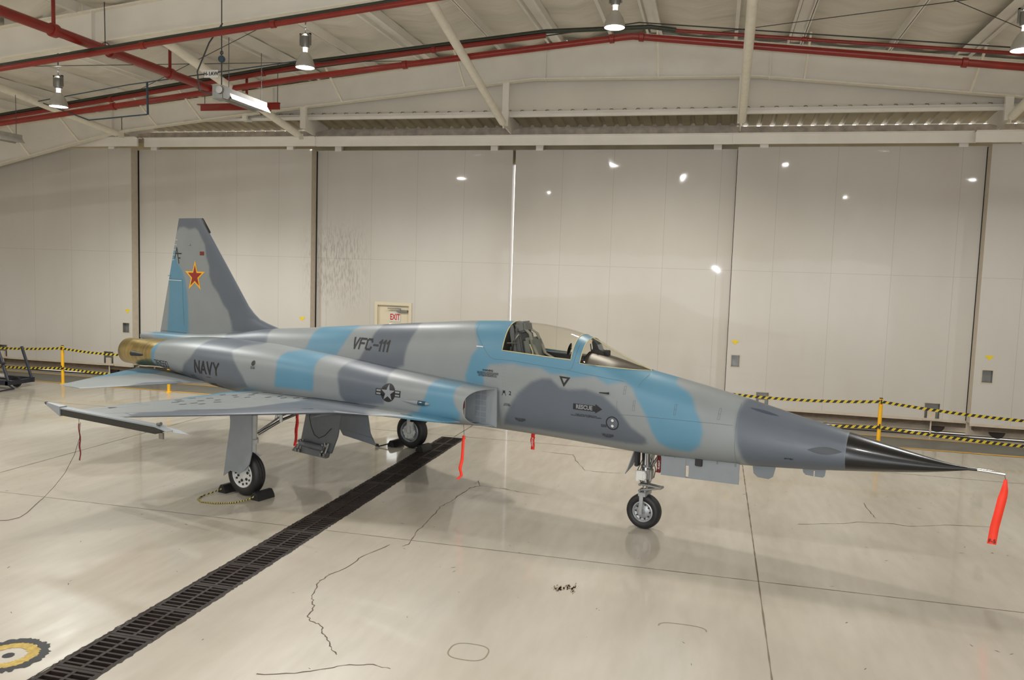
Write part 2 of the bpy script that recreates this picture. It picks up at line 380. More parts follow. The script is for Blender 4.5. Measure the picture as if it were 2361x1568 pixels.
# floor stripes, joints and cracks
m = MB(); m.add([(-40, 17.46, .002), (30, 17.46, .002), (30, 18.55, .002), (-40, 18.55, .002)], [(0, 1, 2, 3)]); m.build('grey_walkway_stripe', M_asph, floor, auto=False)
m = MB(); m.strip([(-40, 17.42, .004), (30, 17.42, .004)], .085); m.strip([(-40, 18.58, .004), (30, 18.58, .004)], .05); m.build('yellow_line', M_yellow, floor, auto=False)
m = MB()
def joint(a, b, w):
    a, b = Vector(a), Vector(b); n = max(2, int((b-a).length/.12)); m.strip([a.lerp(b, k/n)+Vector((0, 0, .002)) for k in range(n+1)], [w*random.uniform(.45, 1.2) for k in range(n+1)])
joint((-40, 9.02, 0), (DX0-.02, 9.02, 0), .009); joint((DX1+.02, 9.02, 0), (30, 9.02, 0), .011); joint((-10.32, -5, 0), (-10.32, 17.3, 0), .016); joint((.62, 2, 0), (.64, 17.3, 0), .017)
joint((-4.8, 14.95, 0), (-4.8, 17.3, 0), .02); joint((-40, 15.05, 0), (30, 15.05, 0), .012)
m.build('floor_joint', M_joint, floor, auto=False)
m = MB()
for x0 in (DX0-.004, DX1+.004):
    n = 420; m.strip([(x0+random.uniform(-.008, .008), 2+(DY1-2)*k/n, .0015) for k in range(n+1)], [random.uniform(.008, .026) for k in range(n+1)])
m.build('drain_border', M_iron, floor, auto=False)
def crack(pts, w=.011, amp=.014, sub=5):
    P = []
    for i in range(len(pts)-1):
        a, b = Vector(pts[i]+(.0025,)), Vector(pts[i+1]+(.0025,))
        for k in range(sub):
            p = a.lerp(b, k/sub); P.append(p+Vector((random.uniform(-amp, amp), random.uniform(-amp, amp), 0)))
    P.append(Vector(pts[-1]+(.0025,))); return P, [w*random.uniform(.3, 1.2) for _ in P]
m = MB()
CR = [#CRACKS
 [(-3.427, 11.984), (-3.323, 11.698), (-3.417, 11.531), (-3.458, 11.018), (-3.485, 10.704), (-3.531, 10.464), (-3.479, 10.082), (-3.464, 9.544), (-3.458, 9.418), (-3.392, 8.877), (-3.428, 8.801)],
 [(-3.579, 8.795), (-3.721, 8.345), (-3.755, 7.936), (-3.815, 7.716), (-3.837, 7.493), (-3.725, 7.14), (-3.638, 7.002), (-3.572, 6.833), (-3.554, 6.706)],
 [(-3.554, 6.706), (-3.44, 6.615), (-3.334, 6.573), (-3.246, 6.433), (-3.125, 6.294), (-3.044, 6.191), (-2.949, 6.097)],
 [(-3.323, 11.698), (-2.943, 11.659), (-2.651, 11.565), (-2.346, 11.531)],
 [(-3.407, 5.596), (-3.065, 5.741), (-2.845, 5.917), (-2.627, 6.033), (-2.425, 6.012)],
 [(1.257, 11.352), (1.838, 11.581), (2.086, 11.751), (2.488, 11.835), (2.752, 11.79), (3.36, 12.068), (3.867, 12.15)],
 [(-2.911, 14.367), (-2.336, 14.301), (-2.173, 13.799), (-1.934, 13.24), (-1.569, 13.228), (-1.359, 13.278)],
 [(2.314, 12.804), (2.337, 12.242), (2.358, 12.035)],
]
for pts in CR:
    P, w = crack(pts); m.strip(P, w)
if CR: m.build('floor_crack', M_crack, floor, auto=False)

# stains and specks
m = MB()
for _ in range(520):
    x, y = random.uniform(-14, 9), random.uniform(3.5, 16.5)
    if -5.2 < x < -4.4: continue
    r = random.uniform(.003, .009); a = random.uniform(0, PI); L_ = r*random.uniform(1, 4)
    m.strip([(x-L_*math.cos(a), y-L_*math.sin(a), .0018), (x, y, .0018), (x+L_*math.cos(a), y+L_*math.sin(a), .0018)], [r*.4, r, r*.4])
m.build('floor_speck', M_crack, floor, auto=False)
m = MB()
for cx, cy, w_, h_, n_ in ((-1.412, 8.114, .05, .08, 60), (-1.327, 8.179, .03, .1, 26), (-1.271, 8.174, .035, .1, 40)):
    for _ in range(n_):
        x, y = cx+random.gauss(0, w_*.5), cy+random.gauss(0, h_*.5); r = random.uniform(.004, .014); m.strip([(x, y-r*1.6, .002), (x, y+r*1.6, .002)], r)
for cx, cy, rx, ry, a0, a1 in ((-1.901, 6.491, .17, .15, 0, 2*PI), (-0.129, 7.542, .22, .10, 0, PI)):
    m.strip([(cx+rx*math.copysign(abs(math.cos(a))**.7, math.cos(a)), cy+ry*math.copysign(abs(math.sin(a))**.7, math.sin(a)), .0016) for a in [a0+(a1-a0)*k/40 for k in range(41)]], .012)
m.build('floor_stain', mat('brown_floor_stain', rgb(132, 118, 96), .6), floor, auto=False)

# doors : six big sliding panels
panels = [(-21.5, -15.40, 19.0), (-15.62, -10.22, 19.3), (-10.32, -4.965, 19.6), (-4.895, .45, 19.6), (.355, 5.60, 19.3), (5.43, 11.0, 19.0)]
ZB, ZT = .34, 6.22
door_items = []
for i, (x0, x1, yy) in enumerate(panels):
    t = empty('door_%d' % (i+1), (0, 0, 0)); t['kind'] = 'structure'
    m = MB()
    holes = []
    if i == 2: holes.append((-8.47, -7.57, 0, 2.30))
    if i in (0, 4, 5):
        hx = {0: (x1-.30, x1-.10), 4: (x0+.10, x0+.28), 5: (x0+.16, x0+.36)}[i]; holes.append((hx[0], hx[1], 1.24, 1.50))
    # wheel-bolt niches
    nis = {0: [(-16.32, -16.02), (-19.9, -19.6)], 1: [(-15.1, -14.8), (-11.3, -11.0)], 2: [], 3: [(-4.2, -3.9)], 4: [(1.05, 1.32), (4.60, 4.90)], 5: [(6.55, 6.85)]}[i]
    for a, b in nis: holes.append((a, b, ZB, .68))
    # front sheet built as columns around holes
    xs = sorted(set([x0, x1]+[h[0] for h in holes]+[h[1] for h in holes]))
    for a, b in zip(xs[:-1], xs[1:]):
        hs = sorted([(h[2], h[3]) for h in holes if h[0] <= a+1e-4 and h[1] >= b-1e-4])
        z = ZB
        for h0, h1 in hs:
            if h0 > z+1e-3: m.add([(a, yy, z), (b, yy, z), (b, yy, h0), (a, yy, h0)], [(0, 1, 2, 3)])
            z = max(z, h1)
        m.add([(a, yy, z), (b, yy, z), (b, yy, ZT), (a, yy, ZT)], [(0, 1, 2, 3)])
    TH = .26
    o = m.build('door_panel', M_door, t, auto=False)
    m = MB()
    m.add([(x0, yy, ZB), (x0, yy+TH, ZB), (x0, yy+TH, ZT), (x0, yy, ZT)], [(0, 1, 2, 3)])
    m.add([(x1, yy, ZB), (x1, yy+TH, ZB), (x1, yy+TH, ZT), (x1, yy, ZT)], [(0, 1, 2, 3)])
    m.add([(x0, yy, ZT), (x1, yy, ZT), (x1, yy+TH, ZT), (x0, yy+TH, ZT)], [(0, 1, 2, 3)])
    for (a, b, c, d) in ([(x0, x1, .04, ZT)] if i != 2 else [(x0, -8.5, .04, ZT), (-7.5, x1, .04, ZT), (-8.5, -7.5, 2.4, ZT)]):
        m.add([(a, yy+TH, c), (b, yy+TH, c), (b, yy+TH, d), (a, yy+TH, d)], [(0, 1, 2, 3)])
    m.bb((x0, yy-.012, ZB-.05), (x1, yy+.05, ZB+.01))
    m.build('door_edge', M_dooredge, t, auto=False)
    for (a, b, c, d) in holes:
        if c < .1: continue
        m = MB()
        m.add([(a, yy+.10, c), (b, yy+.10, c), (b, yy+.10, d), (a, yy+.10, d)], [(0, 1, 2, 3)])
        for q in (((a, c), (b, c)), ((b, c), (b, d)), ((b, d), (a, d)), ((a, d), (a, c))):
            m.add([(q[0][0], yy, q[0][1]), (q[1][0], yy, q[1][1]), (q[1][0], yy+.10, q[1][1]), (q[0][0], yy+.10, q[0][1])], [(0, 1, 2, 3)])
        f = m.build('niche', M_galv, t, auto=False)
        m = MB()
        for q in ((a-.02, c-.02, b+.02, c), (a-.02, d, b+.02, d+.02), (a-.02, c, a, d), (b, c, b+.02, d)): m.bb((q[0], yy-.006, q[1]), (q[2], yy+.002, q[3]))
        if c == ZB:
            m.bb((a+.06, yy-.01, c), (b-.08, yy+.04, c+.17)); m.tube([((a+b)/2, yy+.02, .01), ((a+b)/2, yy+.02, c+.1)], .018)
            m.bb((a-.04, yy-.05, c-.03), (b+.04, yy+.04, c+.005))
        m.build('niche_trim', M_dooredge, t, auto=False)
    # hanger blocks at the head
    for bx in {0: [-16.0], 1: [-14.9, -10.83], 2: [-9.62, -5.44], 3: [-4.3, -.1], 4: [.91, 4.96], 5: [6.05]}[i]:
        m = MB(); m.bb((bx-.09, yy-.03, ZT-.02), (bx+.09, yy+.10, ZT+.25)); m.build('guide_block', M_steelw, t)
    # wheels in the gap under the panel
    for bx in ([x0+.7, x1-.7] if i != 5 else [6.0, 9.5]):
        m = MB(); T = Matrix.Translation((bx, yy+.12, .19)); m.lathe([(.03, -.05), (.15, -.05), (.15, -.02), (.125, -.02), (.125, .02), (.15, .02), (.15, .05), (.03, .05)], 24, T, 'Y')
        m.build('track_wheel', M_iron, t)
    m = MB(); m.bb((x0+.1, yy+.05, .18), (x1-.1, yy+.22, ZB-.05)); m.build('bottom_sill', M_sill, t)
# yellow labels on the doors
def yellow_label(x, y, z):
    m = MB(); m.bb((x-.075, y-.003, z), (x+.075, y-.0005, z+.045)); m.bb((x-.03, y-.003, z-.045), (x+.03, y-.0005, z))
    return m
for n_, (x, yy, z) in enumerate([(-15.55, 19.0, 1.83), (-10.45, 19.3, 1.84), (.52, 19.3, 1.80), (5.70, 19.0, 1.77)]):
    o = yellow_label(x, yy-.002, z).build('warning_label', M_ylabel, auto=False)
    tag(o, ['small yellow warning label on the leftmost door, left of the tail fin', 'small yellow warning label on the door edge above the jet spine', 'small yellow warning label on the door above the jet nose',
            'small yellow warning label on the rightmost door panel'][n_], 'label', 'yellow labels on the hangar doors')
for i_, (xa, xb, yy) in enumerate(((-15.44, -15.38, 19.293), (-10.252, -10.20, 19.593), (.344, .37, 19.593), (5.42, 5.44, 19.293))):
    m = MB(); m.bb((xa, yy, .34), (xb, yy+.004, 6.2)); m.build('door_seal', M_rubber, bpy.data.objects['door_%d' % (2, 3, 4, 5)[i_]], auto=False)  # black strip stands in for the shade of the gap between panels
# floor rails under the doors
m = MB()
for yy in (19.12, 19.42, 19.72): m.bb((-24, yy-.02, 0), (14, yy+.02, .022))
m.build('door_rail', M_iron, floor, auto=False)

# exit door in panel three
t = empty('door_7'); t['kind'] = 'structure'
m = MB()
for q in ((-8.53, 0, -8.45, 2.28), (-7.59, 0, -7.51, 2.28), (-8.53, 2.2805, -7.51, 2.36)): m.bb((q[0], 19.57, q[1]), (q[2], 19.66, q[3]))
m.build('door_frame', M_beige, t)
m = MB()
for q in ((-8.45, .05, -8.16, 2.28), (-7.86, .05, -7.59, 2.28), (-8.16, .05, -7.86, 1.22), (-8.16, 1.80, -7.86, 2.28)): m.bb((q[0], 19.63, q[1]), (q[2], 19.68, q[3]))
dl = m.build('door_leaf', M_beige, t)
m = MB(); m.bb((-8.16, 19.65, 1.22), (-7.86, 19.655, 1.80)); m.build('window_pane', M_glass, t)
m = MB(); m.bb((-7.92, 19.56, 2.12), (-7.62, 19.62, 2.17)); m.bb((-8.16, 19.55, 2.19), (-7.80, 19.57, 2.215)); m.tube([(-7.82, 19.56, 2.15), (-7.82, 19.56, 2.215)], .02)
m.tube([(-8.14, 19.56, 2.2), (-7.85, 19.56, 2.21)], .01); m.build('door_closer', M_galv, t)

FONT = None
def text_mesh(txt, size, align='CENTER', sx=1.0, bold=0):
    cu_ = bpy.data.curves.new('t', 'FONT'); cu_.body = txt; cu_.size = size; cu_.align_x = align; cu_.align_y = 'CENTER'; cu_.resolution_u = 3
    cu_.offset = bold; cu_.space_line = .8
    ob = bpy.data.objects.new('t', cu_); COL.objects.link(ob)
    dg = bpy.context.evaluated_depsgraph_get(); me = bpy.data.meshes.new_from_object(ob.evaluated_get(dg))
    V = [(v.co.x*sx, v.co.y) for v in me.vertices]; F = [tuple(p.vertices) for p in me.polygons]
    bpy.data.objects.remove(ob); bpy.data.curves.remove(cu_); bpy.data.meshes.remove(me)
    return V, F
ex = MB(); ex.bb((-8.13, 19.617, 1.86), (-7.83, 19.622, 2.10)); sign = ex.build('exit_sign', M_white, auto=False)
V, F = text_mesh('EXIT', .215, sx=.62, bold=.006)
mobj('lettering', [(-7.98+v[0], 19.615, 1.975+v[1]) for v in V], F, M_signred, sign, smooth=False)
tag(sign, 'white sign with red EXIT letters on the beige personnel door', 'sign')

# header channel, rusted beam, soffit, fascia
def hdr(x0, x1, y, z0, z1):
    m = MB(); m.bb((x0, y, z0), (x1, y+.06, z1)); m.bb((x0, y-.05, z1-.02), (x1, y+.2, z1)); return m
k = 0
for (x0, x1, y, z0) in ((-21.5, -15.1, 18.86, 6.25), (-15.1, -10.05, 19.14, 6.27), (-10.05, -4.95, 19.2, 6.27), (-4.95, .25, 19.2, 6.27), (.22, 5.15, 19.12, 6.26), (5.05, 12, 18.8, 6.22)):
    k += 1; o = hdr(x0, x1, y, z0, z0+.24).build('trim_%d' % k, M_steelw, auto=False); struct(o)
m = MB(); m.bb((-21, 19.90, 5.9), (12, 19.93, 6.5)); o = m.build('trim_7', M_corr, auto=False); struct(o)
m = MB(); m.bb((-21, 19.98, 6.3), (12, 20.1, 6.795)); m.bb((-10.3, 20.02, 6.795), (.3, 20.06, 6.90)); o = m.build('lintel_beam', M_rustw, auto=False); struct(o)
# corrugated soffit (real ribs) sloping slightly outward
V = []; F = []; n = 0; x = -21.0
prof = []
while x < 12:
    prof += [(x, 0), (x+.14, 0), (x+.17, .05), (x+.23, .05), (x+.26, 0)]; x += .30
for i, (px_, h) in enumerate(prof): V += [(px_, 18.9, 6.99+h), (px_, 20.25, 6.805+h)]
for i in range(len(prof)-1): F.append((2*i, 2*i+1, 2*i+3, 2*i+2))
o = mobj('soffit_sheet', V, F, M_corr, smooth=False); struct(o)
m = MB(); m.bb((-15.3, 18.80, 6.862), (12, 18.88, 6.935)); m.bb((-15.3, 18.86, 6.935), (12, 18.90, 7.0)); o = m.build('girt_beam', M_steelw, auto=False); struct(o)
def seamed_wall(name, x0, x1, y, zlo, zhi):
    m = MB(); N = 60
    for i in range(N):
        a = x0+(x1-x0)*i/N; b = x0+(x1-x0)*(i+1)/N
        m.add([(a, y, zlo), (b, y, zlo), (b, y, zhi(b)), (a, y, zhi(a))], [(0, 1, 2, 3)])
    return m
M_fascia = mat('fascia_sheet', rgb(228, 222, 210), .4, noise=.04, nscale=1)
o = seamed_wall('wall_front', -21.6, 18, 18.95, 6.97, lambda x: roofz(x)).build('wall_front', M_fascia, auto=False); struct(o)
# brackets and hangers from the frame down to the door header
YF = 18.6
def frame_bot(x):
    X = [-22, -19.3, -15.5, -10.8, -4.28, .69, 5.81, 11.9, 15.7, 18.4]; Z = [5.1, 5.72, 6.57, 7.06, 7.66, 7.60, 7.07, 6.55, 5.72, 5.1]
    return float(np.interp(x, X, Z))
hl = ['beside the left door corner', 'above the seam between jet fin and exit door', 'above the bright gap between the centre doors', 'behind the vertical cream tube', 'near the right edge of the photo']
for i, x in enumerate((-15.35, -10.08, -4.92, .36, 5.55)):
    t = empty('door_hanger', (x, 0, 0), label='white hanger bracket on the door header, '+hl[i], cat='bracket', group='door header hangers')
    m = MB(); m.bb((-.075, YF-.05, 6.62), (.075, YF+.03, frame_bot(x)+.02)); m.build('post', M_steelw, t)
    m = MB(); m.prism([(-.01, YF, 6.95), (-.01, YF, 6.58), (-.01, 19.2, 6.52), (-.01, 19.2, 6.62), (-.01, 19.9, 6.80), (-.01, 19.9, 6.9)], (.02, 0, 0)); m.build('gusset', M_steelw, t)

# rigid frames
def rigid_frame(name, Y, label):
    t = empty(name, (0, Y, 0), label=label, cat='roof frame', group='white roof frames')
    N = 80; xs = np.linspace(-21.5, 17.9, N+1)
    m = MB(); V = []; F = []
    for x in xs: V += [(x, 0, frame_bot(x)), (x, 0, roofz(x)-.22)]
    for i in range(N): F.append((2*i, 2*i+2, 2*i+3, 2*i+1))
    m.add(V, F); m.build('web', M_steelw, t, auto=False)
    m = MB()
    for lo in (True, False):
        V = []; F = []
        for x in xs:
            z = frame_bot(x) if lo else roofz(x)-.22
            V += [(x, -.10, z-.012), (x, .10, z-.012), (x, .10, z+.012), (x, -.10, z+.012)]
        for i in range(N):
            for k in range(4): F.append((4*i+k, 4*i+(k+1) % 4, 4*i+4+(k+1) % 4, 4*i+4+k))
        mm = MB(); mm.add(V, F); mm.build('bottom_flange' if lo else 'top_flange', M_tube, t, auto=False)
    for x in (-15.6, -10.9, -4.0, .9, 6.0):
        m = MB(); m.bb((x-.012, -.09, frame_bot(x)-.03), (x+.012, .09, roofz(x)-.2)); m.build('stiffener', M_steelw, t, auto=False)
    return t
rigid_frame('roof_frame', YF, 'long white tapered steel frame spanning just inside the doors')
rigid_frame('roof_frame', 12.55, 'white steel frame beam crossing the upper left corner')
# flange braces on the far frame
for i, x in enumerate((-18.2, -16.6, -14.2, -12.9, -9.0, -5.9, -1.45, 1.6, 4.8)):
    m = MB(); z0 = frame_bot(x); m.tube([(x, YF-.1, z0), (x+(.0), YF-1.0, roofz(x)-.2)], .028, 4)
    o = m.build('flange_brace', M_tube, auto=False)
    tag(o, ORD[i]+' thin cream angle brace from the left on the far roof frame', 'brace', 'angle braces on the far roof frame')
# purlins
px_ = [-20.6, -19.0, -17.5, -16.0, -14.5, -12.9, -11.2, -9.6, -8.1, -6.62, -4.98, -3.62, -2.5, -1.43, .16, 1.5, 3.23, 4.74, 6.3, 7.9, 9.4, 11, 12.6, 14.2, 16]
for i, x in enumerate(px_):
    for (ya, yb_) in ((6.4, 12.5), (12.6, 18.9)):
        m = MB(); z = roofz(x); w = .20 if i % 2 else .10
        m.bb((x-.035, ya, z-.22), (x+.035, yb_, z-.205)); m.bb((x-.006, ya, z-.22), (x+.006, yb_, z-.02))
        if w > .15: m.bb((x-.22, ya, z-.16), (x-.02, yb_, z-.145)) ; m.bb((x-.30, ya, z-.22), (x-.25, yb_, z-.205))
        o = m.build('purlin', M_steelw, auto=False)
        kk = 13-i if i < 14 else i-13
        tag(o, ORD[kk-(0 if i < 14 else 1)]+' white roof purlin '+('left' if i < 14 else 'right')+' of the ridge, '+('bay by the doors' if ya > 10 else 'bay nearest the camera'), 'purlin', 'roof purlins')
# ceiling with sagging insulation between purlins
xs = np.linspace(-21.6, 18, 265); ys = np.linspace(YB, 18.95, 110)
pa = np.array(px_)
V = []; F = []
for y in ys:
    for x in xs:
        d = np.min(np.abs(pa-x)); V.append((x, y, roofz(x)-.16*min(1, d/.75)**1.2-.015*math.sin(y*5.2+2*math.sin(x*.8))))
nx = len(xs)
for j in range(len(ys)-1):
    for i in range(nx-1): F.append((j*nx+i, (j+1)*nx+i, (j+1)*nx+i+1, j*nx+i+1))
o = mobj('ceiling', V, F, M_ceil); struct(o)
m = MB(); m.add([(XL, YB, 0), (XL, YD-.6, 0), (XL, YD-.6, roofz(XL)), (XL, YB, roofz(XL))], [(0, 1, 2, 3)]); struct(m.build('wall_left', M_fascia, auto=False))
m = MB(); m.add([(XR, YB, 0), (XR, YD-.6, 0), (XR, YD-.6, roofz(XR)), (XR, YB, roofz(XR))], [(3, 2, 1, 0)]); m.bb((11, 19.3, 0), (18, 19.4, 7)); struct(m.build('wall_right', M_fascia, auto=False))
m = MB(); m.add([(XL, YB, 4.4), (XR, YB, 4.4), (XR, YB, roofz(XR)), (-1.8, YB, roofz(-1.8)), (XL, YB, roofz(XL))], [(0, 1, 2, 3, 4)])
m.bb((XL, YB, 0), (-14, YB-.1, 4.4)); m.bb((10, YB, 0), (XR, YB-.1, 4.4)); struct(m.build('wall_back', M_fascia, auto=False))

for i, x in enumerate((-13.4, -11.75)):
    m = MB(); m.bb((x-.06, YF+.02, 6.87), (x+.06, YF+.1, frame_bot(x)+.02) if frame_bot(x) > 6.87 else (x+.06, YF+.1, 6.99)); m.bb((x-.09, YF, 6.83), (x+.09, YF+.24, 6.87)); o = m.build('stub_hanger', M_steelw)
    tag(o, ['short stub hanger left of the tail fin top, under the frame', 'short stub hanger right above the tail fin, under the frame'][i], 'bracket', 'stub hangers')
# diagonal strut tubes
sl = ['leftmost, below the hanging lamp', 'descending behind the labelled heater', 'meeting the header at the bright door gap', 'nearly vertical, right of the ridge lamp', 'at the right edge of the photo']
for i, (a, b) in enumerate((((-15.4, 18.62, 6.50), (-15.4, 12.7, 7.15)), ((-10.1, 18.5, 6.40), (-10.1, 12.7, 7.42)), ((-4.92, 18.5, 6.62), (-4.92, 12.7, 7.95)), ((.38, 18.5, 6.62), (.33, 12.7, 7.68)), ((5.55, 18.5, 6.62), (5.6, 12.7, 7.7)))):
    t = empty('strut', a, label='round cream steel strut tube, '+sl[i], cat='strut', group='diagonal cream roof struts')
    a, b = Vector(a), Vector(b); d = b-a
    m = MB(); m.tube([d*.03, d], .085, 20); m.build('tube', M_tube, t)
    m = MB(); m.box((0, 0, 0), (.02, .22, .14), Matrix.Rotation(math.atan2(d.z, -d.y), 3, 'X')); m.build('end_plate', M_tube, t)

# pipes
def ridge_run(pts, r, name, mat_, label, n=14, cat='pipe', group=None, coup=()):
    t = empty(name, (0, 0, 0), label=label, cat=cat, group=group)
    m = MB(); m.tube(pts, r, n); m.build('tube', mat_, t)
    for c in coup:
        # coupling collar on the segment
        for i in range(len(pts)-1):
            a, b = Vector(pts[i]), Vector(pts[i+1])
            if min(a.x, b.x) <= c <= max(a.x, b.x) and abs(b.x-a.x) > .5:
                p = a.lerp(b, (c-a.x)/(b.x-a.x)); d = (b-a).normalized()
                m = MB(); m.tube([p-d*.05, p-d*.04, p+d*.04, p+d*.05], [r*1.05, r*1.35, r*1.35, r*1.05], n); m.build('coupling', mat_, t)
    return t
YP = 15.5
ridge_run([(-21, YP, 5.72), (-16.05, YP, 6.25), (-8.4, YP, 7.09), (-1.9, YP, 7.66), (-1.7, YP, 7.67), (2.35, YP, 7.21), (4.83, YP, 6.93), (11, YP, 6.2)], .062, 'sprinkler_main', M_pipe,
          'thick red sprinkler pipe following the roof slope just below the ridge', coup=(-13, -6.2, -2.1, -1.55, 3.9))
YU = 16.6
ridge_run([(-21, YU, 6.1), (-17.2, YU, 6.58), (-9.0, YU, 7.60), (-3.6, YU, 8.06)], .05, 'sprinkler_branch', M_pipe, 'thinner red sprinkler branch with green top run, left of the ridge', coup=(-14, -10, -6))
ridge_run([(-21, YU+.03, 6.19), (-17.2, YU+.03, 6.67), (-9.0, YU+.03, 7.69), (-3.6, YU+.03, 8.15), (-1.5, YU+.03, 8.16), (-1.0, YU+.03, 8.08)], .045, 'conduit_pipe', M_green, 'dark green pipe lying on the red branch toward the ridge', coup=(-1.2,))
ridge_run([(-1.0, YU, 8.06), (4.95, YU, 7.44), (11, YU, 6.7)], .034, 'sprinkler_branch', M_pipe, 'thin red sprinkler branch on the right of the ridge', coup=(1.4,))
ridge_run([(-18, 11.9, 5.9), (-12.3, 11.9, 6.5), (-8.85, 11.9, 6.86), (-4.4, 11.9, 7.31), (0, 11.9, 7.7)], .045, 'sprinkler_branch', M_pipe, 'red sprinkler branch under the upper left white frame', coup=(-9.4, -7))
ridge_run([(-18, 11.94, 5.97), (-12.3, 11.94, 6.57), (-8.85, 11.94, 6.93), (-4.4, 11.94, 7.38), (0, 11.94, 7.77)], .038, 'conduit_pipe', M_green, 'dark green pipe lying on the red branch under the near frame')
t = empty('feed_pipe', (-10.6, 0, 6.92), label='thickest red pipe coming from the upper left corner to a capped flange', cat='pipe')
m = MB(); m.tube([(0, 9.4, 0), (0, 17.75, 0)], .082, 18); m.build('tube', M_pipe, t)
for y in (11.3, 12.6, 14.2): m = MB(); m.tube([(0, y-.06, 0), (0, y-.05, 0), (0, y+.05, 0), (0, y+.06, 0)], [.085, .11, .11, .085], 18); m.build('coupling', M_pipe, t)
m = MB(); m.tube([(0, 17.5, 0), (0, 17.6, 0), (0, 17.6, 0), (0, 17.72, 0), (0, 17.76, 0)], [.1, .1, .15, .15, .1], 18); m.build('end_flange', M_pipe, t)
for y, h in ((11.3, .9), (14.2, .75), (16.9, .6)): m = MB(); m.tube([(0, y, .05), (0, y, h)], .03, 10); m.build('riser', M_pipe, t)
m = MB(); m.tube([(0, 12.45, .08), (-.01, 12.45, 1.0)], .008, 6); m.tube([(0.1*math.sin(a/6*PI), 12.45, .02-.1*math.cos(a/6*PI)) for a in range(12)], .008, 5, closed=True); m.build('hanger_rod', M_cable, t)
t = empty('pipe_support', (-9.75, YP+1.2, 6.70), label='short red angle bar hung on thin rods below the pipes', cat='support bar')
m = MB(); m.bb((-1.9, -.02, 0), (.1, .02, .15)); m.bb((-1.98, -.04, .13), (.1, .04, .15)); m.build('bar', M_pipe, t)
for x in (-1.8, .05): m = MB(); m.tube([(x, 0, .14), (x, 0, 1.0)], .008, 5); m.build('rod', M_cable, t)

# cables and thin lines under the roof
def cable(name, pts, r, mat_, label, grp=None): 
    m = MB(); m.tube(pts, r, 6); o = m.build(name, mat_); tag(o, label, 'cable', grp); return o
cable('bracing_cable', [(-14, 17.2, 7.2), (-6.8, 13.2, 7.9)], .007, M_cable, 'thin dark bracing cable crossing the roof left of the middle, rising right', 'roof bracing cables')
cable('bracing_cable', [(-14, 13.4, 6.95), (-6.6, 17.4, 7.85)], .007, M_cable, 'thin dark bracing cable crossing the roof left of the middle, falling right', 'roof bracing cables')
cable('bracing_cable', [(-.5, 17.6, 8.25), (5.8, 13.2, 7.6)], .007, M_cable, 'thin dark bracing cable on the right roof half, rising right', 'roof bracing cables')
cable('bracing_cable', [(1.4, 13.0, 8.1), (5.8, 16.8, 7.6)], .007, M_cable, 'thin dark bracing cable in the upper right corner', 'roof bracing cables')
cable('conduit', [(-12, 17.4, 7.5), (-6.6, 17.4, 8.0), (-1.8, 17.4, 8.48), (5.8, 17.4, 7.68), (9, 17.4, 7.4)], .013, M_cable, 'long thin grey conduit crossing all purlins near the ridge')
cable('air_line', [(-14.5, 15.0, 6.62), (-12.2, 15.0, 6.92), (-8.2, 15.0, 7.3)], .011, M_blue, 'thin blue air line sloping up to the chain hoist hook')
cable('air_line_drop', [(-11.75, 15.0, 6.97), (-11.75, 15.02, 6.3)], .022, M_blue, 'short vertical blue pipe dropping from the air line')
cable('air_line', [(-16.6, 16.6, 7.15), (-13.2, 15.0, 6.2), (-11.75, 15.0, 6.3)], .014, M_blue, 'thin blue line running low behind the leftmost lamp')

# chain hoist with sign and tube heater
t = empty('chain_hoist', (-8.12, 12.2, 6.6), label='blue pulley block hanging on a dark chain above the heater', cat='hoist')
m = MB(); m.lathe([(0, -.03), (.05, -.03), (.06, 0), (.05, .03), (0, .03)], 18, Matrix.Translation((0, 0, .02)), 'Y'); m.build('pulley', M_blue, t)
m = MB(); m.tube([(0, 0, .08), (0, 0, 1.15)], .009, 6); m.tube([(0, 0, -.04), (0, 0, -.62)], .011, 6); m.build('chain', M_cable, t)
m = MB(); m.tube([(.025*math.cos(a), 0, .12+.03*math.sin(a)) for a in [k*.5 for k in range(-2, 10)]], .008, 6); m.build('hook', M_cable, t)
t = empty('hanging_sign', (-8.25, 12.1, 6.36), label='small white sign reading H-1AW hanging on the hoist chain', cat='sign')
m = MB(); m.bb((-.13, -.004, -.06), (.13, .004, .06)); m.build('board', M_white, t)
V, F = text_mesh('H-1AW', .085, bold=.003); mobj('lettering', [(v[0], -.007, v[1]) for v in V], F, M_ink, t, smooth=False)
def heater(loc, L, label, burner=True):
    t = empty('tube_heater', loc, label=label, cat='heater', group='ceiling tube heaters')
    m = MB()
    m.prism([(-.05, 0, .10), (.05, 0, .10), (.13, 0, -.02), (.12, 0, -.02), (.045, 0, .09), (-.045, 0, .09), (-.12, 0, -.02), (-.13, 0, -.02)], (0, L, 0)); m.bb((-.06, 0, .09), (.06, L, .16)); m.build('reflector_hood', M_hood, t)
    m = MB(); m.tube([(0, .02, .02), (0, L-.05, .02)], .03, 10); m.build('burner_tube', M_steel, t)
    if burner:
        m = MB(); m.bb((-.10, -.22, -.06), (.10, -.01, .16)); m.build('burner_box', M_galv, t, bevel=.01)
        m = MB(); m.lathe([(0, -.01), (.06, -.01), (.07, .03), (.03, .05)], 16, Matrix.Translation((.05, -.24, .08)), 'Y'); m.build('fan_housing', M_steel, t)
        m = MB(); m.tube([(-.05, -.2, .0), (-.35, -.2, .08), (-.42, -.15, .4), (-.3, 0, .9), (-.05, 0, 1.2)], .012, 6); m.build('power_cable', M_cable, t)
    for y in (.1, L-.1): m = MB(); m.tube([(0, y, .1), (0, y, 1.0)], .006, 5); m.build('suspension_rod', M_cable, t)
    return t
heater((-8.02, 12.15, 5.98), 1.2, 'white tube heater with grey burner box and hood, below the hoist')
